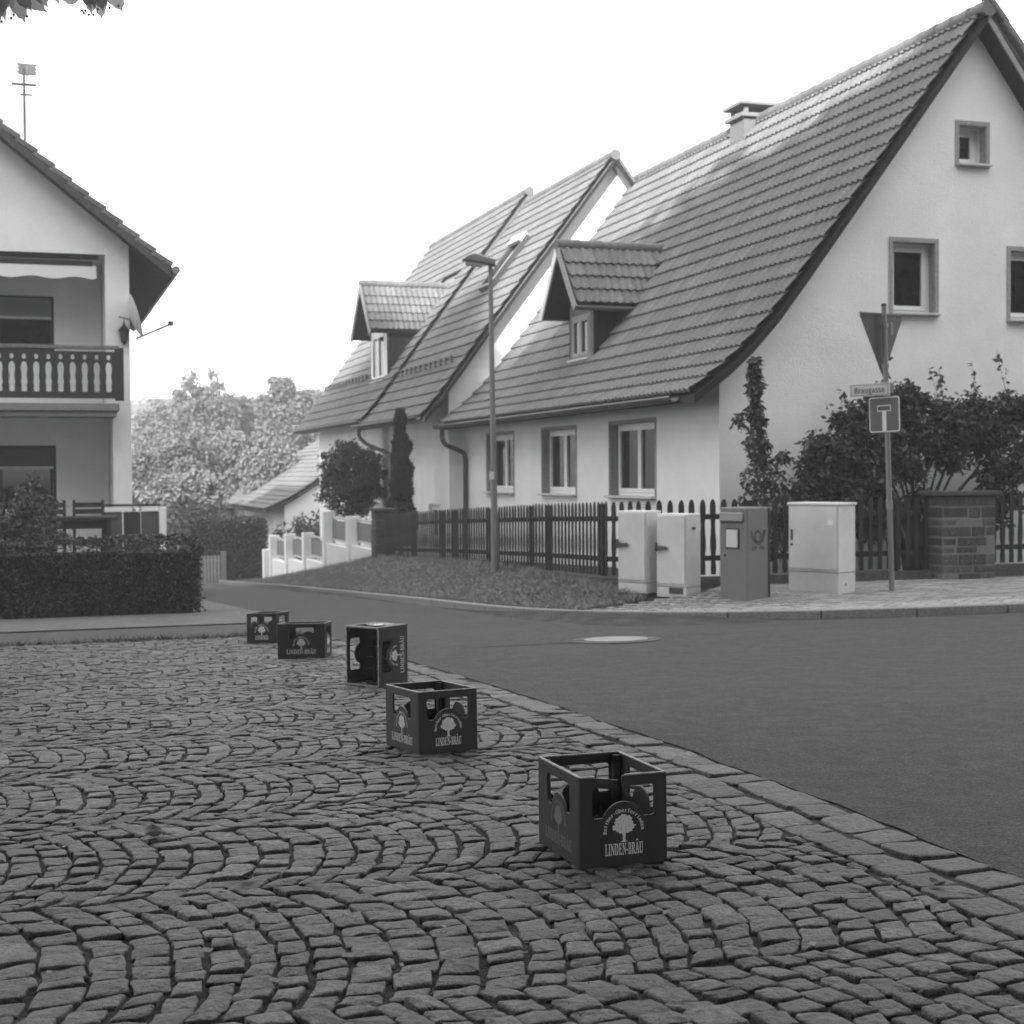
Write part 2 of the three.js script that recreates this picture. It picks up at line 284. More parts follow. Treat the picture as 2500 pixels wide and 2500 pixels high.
    const g = new THREE.BufferGeometry(); g.setAttribute('position', new THREE.Float32BufferAttribute(pos, 3)); g.setAttribute('uv', new THREE.Float32BufferAttribute(uv, 2)); g.setIndex(idx); g.computeVertexNormals();
    // make sure faces point up
    if (g.attributes.normal.getY(0) < 0) { const ix = g.index; for (let i = 0; i < ix.count; i += 3) { const t = ix.getX(i + 1); ix.setX(i + 1, ix.getX(i + 2)); ix.setX(i + 2, t); } g.computeVertexNormals(); }
    return g;
  };
  const tones = [0.075, 0.096, 0.118, 0.138, 0.16, 0.195].map(v => mat(v, 0.6, { map: T.stone, bumpMap: T.stoneB, bumpScale: 0.011 }));
  const tk = (t) => Math.min(5, Math.floor((t * 0.85 + r() * 0.15) * 6));
  const inView = (s) => { const w = P(s.ca, s.cb), d = -w.z; return d > 3.25 && Math.abs(w.x) < 0.352 * d; };
  stones.forEach(s => { const w = P(s.ca, s.cb); s.key = (inView(s) ? 0 : 100) + Math.hypot(w.x, w.z) - (s.big ? 2.2 : 0); });
  stones.sort((a, b) => a.key - b.key);
  const rest = tones.map(() => []);
  stones.forEach((s, i) => { const g = build(s), k = tk(s.tone); if (i < 300) part(pav, 'cobblestone', g, tones[k]); else rest[k].push(g); });
  rest.forEach((l, k) => { if (l.length) part(pav, 'cobblestones', mergeGeometries(l, false), tones[k]).userData.kind = 'stuff'; });
  console.log('stones', stones.length);
}

// ================================================================ HOUSES
function windowUnit(parent, w, h, leaves, o = {}) {   // opening w x h, origin bottom centre of the opening on the wall face, looks along +z
  const g = group(parent, o.name || 'window'); const dp = -(o.deep ?? 0.17), fr = 0.055;
  part(g, 'frame', merge([box(w, fr, 0.07, 0, fr / 2, dp), box(w, fr, 0.07, 0, h - fr / 2, dp), box(fr, h - 2 * fr, 0.07, -w / 2 + fr / 2, h / 2, dp), box(fr, h - 2 * fr, 0.07, w / 2 - fr / 2, h / 2, dp)]), o.frameMat || M.white);
  const iw = w - 2 * fr; let x = -iw / 2;
  for (const f of leaves) {
    const lw = iw * f, s = 0.06, cx = x + lw / 2, cy = h / 2, lh = h - 2 * fr;
    part(g, 'sash', merge([box(lw - 0.008, s, 0.06, cx, fr + s / 2 + 0.004, dp + 0.02), box(lw - 0.008, s, 0.06, cx, h - fr - s / 2 - 0.004, dp + 0.02), box(s, lh - 2 * s - 0.008, 0.06, cx - lw / 2 + s / 2 + 0.004, cy, dp + 0.02), box(s, lh - 2 * s - 0.008, 0.06, cx + lw / 2 - s / 2 - 0.004, cy, dp + 0.02)]), o.frameMat || M.white);
    part(g, 'pane', box(lw - 2 * s - 0.004, lh - 2 * s - 0.004, 0.012, cx, cy, dp + 0.01), o.glass || M.glass);
    x += lw;
  }
  if (o.sill !== false) part(g, 'sill', rbox(w + 0.10, 0.035, 0.26, 0.008, 0, -0.016, -0.03), o.sillMat || M.offwhite);
  if (o.band) part(g, 'surround', ext(shapeOf(rectPts(-w / 2 - o.band, w / 2 + o.band, -0.045, h + o.band), [rectPts(-w / 2 + 0.002, w / 2 - 0.002, 0.004, h - 0.002).reverse()]), 0.012).translate(0, 0, 0.001), M.band);
  if (o.band) part(g, 'reveal', merge([box(0.012, h, 0.13, -w / 2 + 0.006, h / 2, -0.067), box(0.012, h, 0.13, w / 2 - 0.006, h / 2, -0.067), box(w - 0.03, 0.012, 0.13, 0, h - 0.006, -0.067)]), M.band);
  return g;
}
// tiles ----------------------------------------------------------
const TW = 0.30, TL = 0.40;
function tileGeo(w = TW, L = TL, waves = 2, amp = 0.036, seg = 12) {
  const pos = [], idx = [], uv = []; const f = x => amp * (1 + Math.cos(2 * Math.PI * waves * x)) * 0.5;
  for (const [y, lift, drop] of [[0, 0.055, 0.04], [0, 0.055, 0], [L, 0.004, 0]]) for (let i = 0; i <= seg; i++) { const t = i / seg; pos.push(t * w, y, f(t) * (drop ? 0.7 : 1) + lift - drop); uv.push(t * w, y - drop); }
  const n = seg + 1; for (let rrow = 0; rrow < 2; rrow++) for (let i = 0; i < seg; i++) { const a = rrow * n + i; idx.push(a, a + 1, a + n, a + 1, a + n + 1, a + n); }
  const g = new THREE.BufferGeometry(); g.setAttribute('position', new THREE.Float32BufferAttribute(pos, 3)); g.setAttribute('uv', new THREE.Float32BufferAttribute(uv, 2)); g.setIndex(idx);
  const ni = g.toNonIndexed(); ni.computeVertexNormals(); return ni;
}
const TILE = tileGeo();
// prof: roof line [x,y] from eave to ridge; tiles cover z0 (near) .. z1 (far, negative). skip(x,y,z) leaves gaps
function tileRoof(parent, prof, z0, z1, opt = {}) {
  const r = rng(opt.seed || 9), segs = []; let L = 0;
  for (let i = 1; i < prof.length; i++) { const d = Math.hypot(prof[i][0] - prof[i - 1][0], prof[i][1] - prof[i - 1][1]); segs.push({ p: prof[i - 1], q: prof[i], s: L, d }); L += d; }
  const at = (s) => { const g = segs.find(k => s <= k.s + k.d + 1e-9) || segs[segs.length - 1]; const t = (s - g.s) / g.d; return [lerp(g.p[0], g.q[0], t), lerp(g.p[1], g.q[1], t), Math.atan2(g.q[1] - g.p[1], g.q[0] - g.p[0])]; };
  const gauge = opt.gauge || 0.335, rows = Math.ceil((L - 0.06) / gauge), cols = Math.round((z0 - z1) / TW), tw = (z0 - z1) / cols;
  const list = [];
  for (let i = 0; i < rows; i++) {
    const s = i * gauge, p = at(s), p2 = at(Math.min(L, s + gauge)), ang = Math.atan2(p2[1] - p[1], p2[0] - p[0]);
    const len = Math.min(1, (L - s) / TL);
    for (let c = 0; c < cols; c++) {
      const z = z0 - (c + 1) * tw; if (opt.skip && opt.skip(p[0], p[1], z + tw / 2)) continue;
      const j = (r() - 0.5) * 0.008, up = V3(Math.cos(ang), Math.sin(ang), 0), nn = V3(-Math.sin(ang), Math.cos(ang), 0);
      const m = new THREE.Matrix4().makeBasis(V3(0, 0, 1).multiplyScalar(tw / TW), up.clone().multiplyScalar(len), nn); m.setPosition(p[0] + up.x * j, p[1] + up.y * j + (r() - 0.5) * 0.004, z);
      list.push({ m, k: (r() * tileTones.length) | 0, c, i });
    }
  }
  list.sort((a, b) => a.c - b.c || a.i - b.i);
  const TT = opt.tones || tileTones, rest = TT.map(() => []), nInd = opt.single ?? 0;
  list.forEach((t, i) => { if (i < nInd) { const o = part(parent, 'roof_tile', TILE, TT[t.k]); t.m.decompose(o.position, o.quaternion, o.scale); } else rest[t.k].push(TILE.clone().applyMatrix4(t.m)); });
  rest.forEach((l, k) => { if (l.length) part(parent, 'roof_tiles', merge(l), TT[k]).userData.kind = 'stuff'; });
}
function ridgeCaps(parent, x, y, z0, z1, rad = 0.115, len = 0.4) {
  const n = Math.round((z0 - z1) / len), st = (z0 - z1) / n;
  for (let i = 0; i < n; i++) { const g = flat(new THREE.CylinderGeometry(rad * 0.9, rad * 1.06, st * 1.12, 12, 1, false)); g.rotateX(-Math.PI / 2); g.scale(1, 1.0, 1); part(parent, 'ridge_tile', g, tileTones[i % 4]).position.set(x, y, z0 - (i + 0.5) * st); }
}
function shell(prof, th) { // closed cross-section of a roof deck whose top is prof (eave..ridge, front) mirrored about the ridge
  const ridge = prof[prof.length - 1], top = [...prof, ...prof.slice(0, -1).reverse().map(p => [2 * ridge[0] - p[0], p[1]])];
  const low = top.map(p => [p[0], p[1] - th]).reverse(); return shapeOf([...top, ...low]);
}
function gutter(parent, x, y, z0, z1) {
  const pts = []; for (let i = 0; i <= 10; i++) { const a = Math.PI + Math.PI * i / 10; pts.push([Math.cos(a) * 0.075, Math.sin(a) * 0.075]); } for (let i = 10; i >= 0; i--) { const a = Math.PI + Math.PI * i / 10; pts.push([Math.cos(a) * 0.068, Math.sin(a) * 0.068]); }
  part(parent, 'gutter', ext(shapeOf(pts), z0 - z1).translate(x, y, z1), M.gutter);
  part(parent, 'gutter_bead', cyl(0.011, 0.011, z0 - z1, 8).rotateX(-Math.PI / 2).translate(x - 0.075, y, z0), M.zinc);
}
function wallHoles(pts, holes, depth) { return metreUV(ext(shapeOf(pts, holes.map(h => rectPts(...h).reverse())), depth)); }
const sideWall = (g) => { g.rotateY(Math.PI / 2); return metreUV(g); };     // shape x -> -z, depth -> +x

// ---------------------------------------------------------------- house at the corner
{
  const A0 = 8.93, B0 = 18.12, W = 8.16, L = 12.4, y0 = -0.75;
  const h = thing('corner_house', 'pale rendered corner house with steep tiled roof, dormer and chimney behind the picket fence', 'house', P(A0, B0, 0), TH);
  const half = [[0, 2.55], [0.35, 2.86], [0.75, 3.28], [1.2, 3.84], [W / 2, 7.6]], mir = half.slice(0, -1).reverse().map(p => [W - p[0], p[1]]);
  const gw = [[2.72, 3.42, 3.49, 4.50], [3.82, 4.28, 5.66, 6.22], [4.70, 5.45, 3.44, 4.45]].map(([x0, x1, yb, yt]) => [x0, x1, yb, yt]);
  part(h, 'gable_wall', wallHoles([[0, y0], [W, y0], ...mir.slice().reverse().length ? [...half.slice(0, 0), [W, 2.55], ...mir.slice(0, 0)] : [], ...[...mir].reverse().slice(1).map(p => p), [W / 2, 7.6], ...half.slice(0, -1).reverse()].filter((p, i, l) => i === 0 || Math.hypot(p[0] - l[i - 1][0], p[1] - l[i - 1][1]) > 1e-6), gw.map(([x0, x1, a, b]) => [x0, x1, a, b]), 0.3).translate(0, 0, -0.3), M.stucco);
  const fw = [[2.17, 3.98], [5.55, 7.30], [8.98, 10.74]].map(([s0, s1]) => [s0, s1, 0.87, 2.03]);
  part(h, 'front_wall', sideWall(wallHoles(rectPts(0.3, L, y0, 2.55), fw, 0.3)), M.stucco);
  part(h, 'rear_wall', merge([box(0.3, 3.3, L - 0.3, W - 0.15, 0.9, -L / 2 - 0.15), box(W, 3.3, 0.3, W / 2, 0.9, -L + 0.15 - 0.31)]), M.stucco);
  gw.forEach(([x0, x1, a, b], i) => { const w = windowUnit(h, x1 - x0, b - a, i === 1 ? [1] : [1], { band: 0.06, deep: i === 1 ? 0.26 : 0.2 }); w.position.set((x0 + x1) / 2, a, 0); });
  fw.forEach(([s0, s1, a, b]) => { const w = windowUnit(h, s1 - s0, b - a, [0.5, 0.5], { band: 0.045, deep: 0.18 }); w.position.set(0, a, -(s0 + s1) / 2); w.rotation.y = -Math.PI / 2; });
  const rf = group(h, 'roof');
  const prof = [[-0.52, 2.28], [0, 2.66], [0.35, 2.97], [0.75, 3.40], [1.2, 3.97], [W / 2, 7.74]], OV = 0.30;
  part(rf, 'roof_deck', metreUV(ext(shell(prof, 0.10), L + OV)).translate(0, 0, -L), M.soffit);
  const tp = prof.map(p => [p[0] - 0.03, p[1] + 0.02]);
  tileRoof(rf, tp, OV, -L, { seed: 11, single: 290, skip: (x, y, z) => z < -6.06 && z > -7.35 && x > 0.75 && x < 1.9 });
  // far slope: plain run of tiles seen only at the verge
  const fs = tileTones[1]; for (let i = 0; i < 17; i++) { const t = i / 17, x = lerp(W + 0.5, W / 2, t), y = lerp(2.3, 7.76, t); const g = box(0.42, 0.05, L + OV, 0, 0, 0); g.rotateZ(-0.905); g.translate(x - 0.1, y + 0.16, -L / 2 + OV / 2); part(rf, 'tile_course', g, fs); }
  for (let i = 0; i < 16; i++) { const t = (i + 0.5) / 16, x = lerp(W + 0.5, W / 2, t), y = lerp(2.3, 7.76, t); const g = rbox(0.52, 0.10, 0.16, 0.03); g.rotateZ(-0.84); part(rf, 'verge_tile', g, tileTones[i % 4]).position.set(x - 0.02, y + 0.20, OV + 0.02); }
  ridgeCaps(rf, W / 2 - 0.02, 7.80, OV + 0.06, -L);
  // barge boards under the verge
  const bb = (m) => { const a = prof.map(p => [m ? W - p[0] : p[0], p[1] - 0.0]), b = prof.map(p => [m ? W - p[0] : p[0], p[1] - 0.12]).reverse(); return metreUV(ext(shapeOf(m ? [...a, ...b].reverse() : [...a, ...b]), 0.03)).translate(0, 0, OV + 0.001); };
  part(rf, 'barge_board', bb(false), M.darkwood); part(rf, 'barge_board', bb(true), M.band);
  gutter(h, -0.60, 2.27, OV - 0.45, -L - 0.12);
  part(h, 'downpipe', tube([[-0.58, 2.2, -L + 0.28], [-0.58, 2.0, -L + 0.28], [-0.50, 1.86, -L + 0.28], [-0.12, 1.70, -L + 0.28], [-0.07, 1.55, -L + 0.28], [-0.07, 1.2, -L + 0.28], [-0.07, y0, -L + 0.28]], 0.05, 60, 10), M.gutter);
  // dormer
  {
    const d = group(h, 'dormer'); const zc = -6.72, hw = 0.62, xf = 0.56, ye = 4.24, yr = 5.30;
    const cheek = shapeOf([[xf, 3.2], [2.0, 4.9], [2.0, ye + 0.1], [xf, ye + 0.1]]);
    part(d, 'cheek', ext(cheek, 0.05).translate(0, 0, zc + hw - 0.05), M.darkwood); part(d, 'cheek', ext(cheek, 0.05).translate(0, 0, zc - hw), M.darkwood);
    const front = ext(shapeOf([[-hw, 3.12], [hw, 3.12], [hw, ye], [0, yr - 0.15], [-hw, ye]], [rectPts(-0.46, 0.46, 3.3, 4.1).reverse()]), 0.06).rotateY(-Math.PI / 2).translate(xf + 0.06, 0, zc);
    part(d, 'front', front, mat(0.30, 0.9, { map: T.wood }));
    const w = windowUnit(d, 0.92, 0.8, [0.5, 0.5], { sill: true, deep: 0.03, frameMat: M.band }); w.position.set(xf - 0.002, 3.3, zc); w.rotation.y = -Math.PI / 2;
    const ang = Math.atan2(yr - ye + 0.1, hw + 0.28), sl = Math.hypot(yr - ye + 0.1, hw + 0.28);
    for (const s of [1, -1]) { // deck and tiles of both slopes
      const deck = box(2.6, 0.05, sl, 0, 0, 0); deck.rotateX(s * ang); part(d, 'roof_deck', deck, M.darkwood).position.set(0.1 + 1.3 + 0.05, (yr + ye - 0.1) / 2, zc + s * (hw + 0.28) / 2);
      for (let i = 0; i < 4; i++) for (let c = 0; c < 9; c++) {
        const g = TILE; const o = part(d, 'roof_tile', g, tileTones[(i * 3 + c) % 4]);
        const up = V3(0, Math.sin(ang), -s * Math.cos(ang)), nn = V3(0, Math.cos(ang), s * Math.sin(ang)), ac = new THREE.Vector3().crossVectors(up, nn);
        const st = i * 0.325, bx = 0.12 + c * 0.29 + (ac.x < 0 ? 0.29 : 0); const m = new THREE.Matrix4().makeBasis(ac, up, nn); m.setPosition(bx, ye - 0.07 + up.y * st + 0.02, zc + s * (hw + 0.28) + up.z * st); m.decompose(o.position, o.quaternion, o.scale);
      }
      part(d, 'barge_board', box(0.03, 0.14, sl + 0.02, 0, 0, 0).rotateX(s * ang), s > 0 ? M.band : M.white).position.set(0.10, (yr + ye - 0.1) / 2 - 0.03, zc + s * (hw + 0.28) / 2);
      part(d, 'gutter', cyl(0.045, 0.045, 1.5, 8).rotateZ(-Math.PI / 2), M.gutter).position.set(0.12, ye - 0.12, zc + s * (hw + 0.31));
    }
    const n = 6; for (let i = 0; i < n; i++) part(d, 'ridge_tile', flat(new THREE.CylinderGeometry(0.09, 0.105, 0.45, 12)).rotateZ(Math.PI / 2), tileTones[i % 4]).position.set(0.3 + i * 0.42, yr + 0.05, zc);
  }
  // chimney
  {
    const c = group(h, 'chimney'); c.position.set(4.0, 0.14, -6.75);
    part(c, 'stack', box(0.58, 1.1, 0.58, 0, 7.13, 0), mat(0.3, 0.95, { map: T.grit }));
    part(c, 'crown', box(0.74, 0.07, 0.74, 0, 7.72, 0), M.kerb);
    for (const sx of [-1, 1]) for (const sz of [-1, 1]) part(c, 'cap_support', box(0.07, 0.15, 0.07, sx * 0.24, 7.83, sz * 0.26), M.kerb);
    part(c, 'cap', box(0.80, 0.05, 0.80, 0, 7.93, 0), M.kerb);
  }
}
// ---------------------------------------------------------------- the next two houses of the row
function rowHouse(name, label, b0, len, eave, ridge, y0, o) {
  const aw = 8.6, hw = 3.8, h = thing(name, label, 'house', P(aw, b0, 0), TH), W = 2 * hw;
  const k = (ridge - 0.1 - (eave + 0.62)) / (hw - 0.35);
  const sl = (ridge - eave) / (hw + 0.62), prof = [[-0.62, eave], [-0.2, eave + 0.42 * sl * 0.9], [0.3, eave + 0.92 * sl * 0.96], [1.0, eave + 1.62 * sl], [hw, ridge]];
  const wl = (x) => pl(prof.map(p => [p[0], p[1]]), x) - 0.1;
  part(h, 'gable_wall', metreUV(ext(shapeOf([[0, y0], [W, y0], [W, wl(0)], [W - 0.3, wl(0.3)], [W - 1, wl(1)], [hw, wl(hw)], [1, wl(1)], [0.3, wl(0.3)], [0, wl(0)]]), 0.3)).translate(0, 0, -0.3), M.stuccoW);
  part(h, 'gable_wall', metreUV(ext(shapeOf([[0, y0], [W, y0], [W, wl(0)], [W - 0.3, wl(0.3)], [W - 1, wl(1)], [hw, wl(hw)], [1, wl(1)], [0.3, wl(0.3)], [0, wl(0)]]), 0.3)).translate(0, 0, -len), M.stuccoW);
  part(h, 'front_wall', sideWall(wallHoles(rectPts(0.3, len - 0.3, y0, wl(0) - 0.02), o.holes, 0.3)), M.stuccoW);
  part(h, 'rear_wall', box(0.3, wl(0) - y0, len - 0.62, W - 0.15, (wl(0) + y0) / 2, -len / 2), M.stuccoW);
  o.holes.forEach(([s0, s1, a, b], i) => { const w = windowUnit(h, s1 - s0, b - a, o.leaves?.[i] || [0.5, 0.5], { deep: 0.12 }); w.position.set(0, a, -(s0 + s1) / 2); w.rotation.y = -Math.PI / 2; });
  const rf = group(h, 'roof'); const OV = o.ov ?? 0.3;
  part(rf, 'roof_deck', metreUV(ext(shell(prof, 0.1), len + OV + (o.ovFar ?? 0))).translate(0, 0, -len - (o.ovFar ?? 0)), M.soffitPale);
  tileRoof(rf, prof.map(p => [p[0] - 0.03, p[1] + 0.02]), OV, -len - (o.ovFar ?? 0), { seed: o.seed, single: o.single || 0, skip: o.skip });
  ridgeCaps(rf, hw, ridge + 0.07, OV + 0.03, -len - (o.ovFar ?? 0));
  const a = prof.map(p => [p[0], p[1]]), bb = prof.map(p => [p[0], p[1] - 0.11]).reverse();
  part(rf, 'barge_board', metreUV(ext(shapeOf([...a, ...bb]), 0.03)).translate(0, 0, OV + 0.001), o.barge || M.darkwood);
  part(rf, 'barge_board', metreUV(ext(shapeOf([...a, ...bb].map(p => [W - p[0], p[1]]).reverse()), 0.03)).translate(0, 0, OV + 0.001), M.darkwood);
  const rear = prof.map(p => [W - p[0], p[1]]); for (let i = 1; i < rear.length; i++) { const [x0, yy0] = rear[i - 1], [x1, yy1] = rear[i], d = Math.hypot(x1 - x0, yy1 - yy0); part(rf, 'rear_tiles', box(d + 0.05, 0.06, len + OV, 0, 0, 0).rotateZ(Math.atan2(yy1 - yy0, x1 - x0)), tileTones[0]).position.set((x0 + x1) / 2 + 0.05, (yy0 + yy1) / 2 + 0.05, -len / 2 + OV / 2); }
  gutter(h, -0.71, eave + 0.02, OV - 0.2, -len - (o.ovFar ?? 0));
  // snow guard rail on brackets
  const sx = 0.32, sy = eave + 0.94 * sl + 0.02;
  part(h, 'snow_guard', merge([box(0.02, 0.03, len * o.sg, 0, 0.12, -len * o.sg / 2), box(0.02, 0.03, len * o.sg, 0, 0.02, -len * o.sg / 2), ...range(0, len * o.sg, 0.45).map(z => box(0.05, 0.16, 0.03, 0, 0.05, -z))]), M.gutter).position.set(sx - 0.16, sy, o.sgz ?? -0.3);
  return h;
}
{
  const h = rowHouse('row_house', 'white rendered row house with roof window, adjoining the far end of the corner house', 30.6, 6.5, 2.45, 8.22, -1.4, { holes: [[0.75, 1.75, -0.28, 0.55], [3.1, 4.0, 0.2, 1.6], [4.6, 5.5, 0.2, 1.6]], seed: 21, single: 290, sg: 0.75 });
  // opened roof window
  const rw = group(h, 'roof_window'); rw.position.set(2.13, 6.1, -2.3); rw.rotation.z = 0.917;
  part(rw, 'frame', merge([box(1.5, 0.22, 0.09, 0, 0.08, 0.45), box(1.5, 0.22, 0.09, 0, 0.08, -0.45), box(0.09, 0.22, 0.8, -0.7, 0.08, 0), box(0.09, 0.22, 0.8, 0.7, 0.08, 0)]), M.gutter);
  part(rw, 'pane', box(1.38, 0.02, 0.84, 0, 0.12, 0), M.glass);
  part(rw, 'blind', box(0.26, 0.08, 0.96, 0.66, 0.22, 0), M.offwhite);
  part(h, 'downpipe', tube([[-0.68, 2.4, -6.0], [-0.68, 2.2, -6.0], [-0.5, 2.0, -5.9], [-0.1, 1.75, -5.2], [-0.07, 1.5, -5.0], [-0.07, -1.3, -5.0]], 0.05, 50, 10), M.gutter);
}
{
  const d0 = { zc: -2.0, hw: 0.95, xf: 0.22, ye: 5.02, yr: 6.25 };
  const h = rowHouse('row_house', 'last row house of the lane with gabled dormer, behind the round tree', 36.2, 9.5, 2.58, 8.5, -2.4, { holes: [[1.2, 2.0, 0.5, 1.9], [2.6, 3.4, 0.5, 1.9], [5.5, 6.5, 0.3, 1.5]], seed: 31, single: 0, barge: tileTones[0], ov: 0.0, ovFar: 0.3, sg: 0.62, sgz: -3.3, skip: (x, y, z) => z < d0.zc + d0.hw && z > d0.zc - d0.hw && x > 0.45 && x < 2.2 });
  const d = group(h, 'dormer'), { zc, hw, xf, ye, yr } = d0;
  const cheek = shapeOf([[xf, 3.5], [2.2, 6.0], [2.2, ye + 0.1], [xf, ye + 0.1]]);
  part(d, 'cheek', ext(cheek, 0.05).translate(0, 0, zc + hw - 0.05), M.soffit); part(d, 'cheek', ext(cheek, 0.05).translate(0, 0, zc - hw), M.soffit);
  part(d, 'front', ext(shapeOf([[-hw, 3.5], [hw, 3.5], [hw, ye], [0, yr - 0.15], [-hw, ye]], [rectPts(-0.78, 0.78, 3.72, 4.98).reverse()]), 0.06).rotateY(-Math.PI / 2).translate(xf + 0.06, 0, zc), M.white);
  const w = windowUnit(d, 1.56, 1.26, [0.5, 0.5], { deep: 0.03, frameMat: M.white, sillMat: M.white }); w.position.set(xf - 0.002, 3.72, zc); w.rotation.y = -Math.PI / 2;
  const ov = 0.22, ang = Math.atan2(yr - ye + 0.12, hw + ov), sl = Math.hypot(yr - ye + 0.12, hw + ov);
  for (const s of [1, -1]) {
    part(d, 'roof_deck', box(2.9, 0.05, sl, 0, 0, 0).rotateX(s * ang), M.darkwood).position.set(-0.25 + 1.45, (yr + ye - 0.12) / 2, zc + s * (hw + ov) / 2);
    for (let i = 0; i < 5; i++) for (let c = 0; c < 10; c++) {
      const o = part(d, 'roof_tile', TILE, tileTones[(i * 3 + c) % 4]); const up = V3(0, Math.sin(ang), -s * Math.cos(ang)), nn = V3(0, Math.cos(ang), s * Math.sin(ang)), ac = new THREE.Vector3().crossVectors(up, nn);
      const st = i * 0.31; const m = new THREE.Matrix4().makeBasis(ac, up, nn); m.setPosition(-0.27 + c * 0.29 + (ac.x < 0 ? 0.29 : 0), ye - 0.08 + up.y * st + 0.02, zc + s * (hw + ov) + up.z * st); m.decompose(o.position, o.quaternion, o.scale);
    }
    part(d, 'barge_board', box(0.03, 0.16, sl + 0.02, 0, 0, 0).rotateX(s * ang), M.band).position.set(-0.28, (yr + ye - 0.12) / 2 - 0.03, zc + s * (hw + ov) / 2);
  }
  for (let i = 0; i < 7; i++) part(d, 'ridge_tile', flat(new THREE.CylinderGeometry(0.09, 0.105, 0.45, 12)).rotateZ(Math.PI / 2), tileTones[i % 4]).position.set(-0.07 + i * 0.42, yr + 0.05, zc);
}
// ---------------------------------------------------------------- low house farther down the lane
{
  const A = 8.75, B = 53.4, h = thing('far_house', 'low white house with broad pale tiled roof at the far end of the lane', 'house', P(A, B, 0), TH), W = 9, L = 14.5;
  const prof = [[-0.7, -0.05], [0.2, 0.35], [0.7, 0.66], [1.1, 0.92], [W / 2, 3.05]];
  const pts = [[0, -3.2], [W, -3.2], [W, 0.2], [W - 1.1, 0.75], [W / 2, 2.85], [1.1, 0.75], [0, 0.2]];
  part(h, 'gable_wall', ext(shapeOf(pts), 0.3).translate(0, 0, -0.3), M.stuccoW); part(h, 'gable_wall', ext(shapeOf(pts), 0.3).translate(0, 0, -L), M.stuccoW);
  part(h, 'side_wall', merge([box(0.3, 3.3, L - 0.62, 0.15, -1.5, -L / 2), box(0.3, 3.3, L - 0.62, W - 0.15, -1.5, -L / 2)]), M.stuccoW);
  const rf = group(h, 'roof');
  part(rf, 'roof_deck', ext(shell(prof, 0.12), L + 0.5).translate(0, 0, -L - 0.25), M.soffit);
  tileRoof(rf, prof.map(p => [p[0] - 0.03, p[1] + 0.02]), 0.25, -L - 0.25, { seed: 41, gauge: 0.34 });
  part(rf, 'rear_tiles', box(4.9, 0.06, L + 0.5, 0, 0, 0).rotateZ(-0.56), tileTones[2]).position.set(W / 2 + 2.3, 1.58, -L / 2);
  ridgeCaps(rf, W / 2, 3.0, 0.25, -L - 0.25);
}
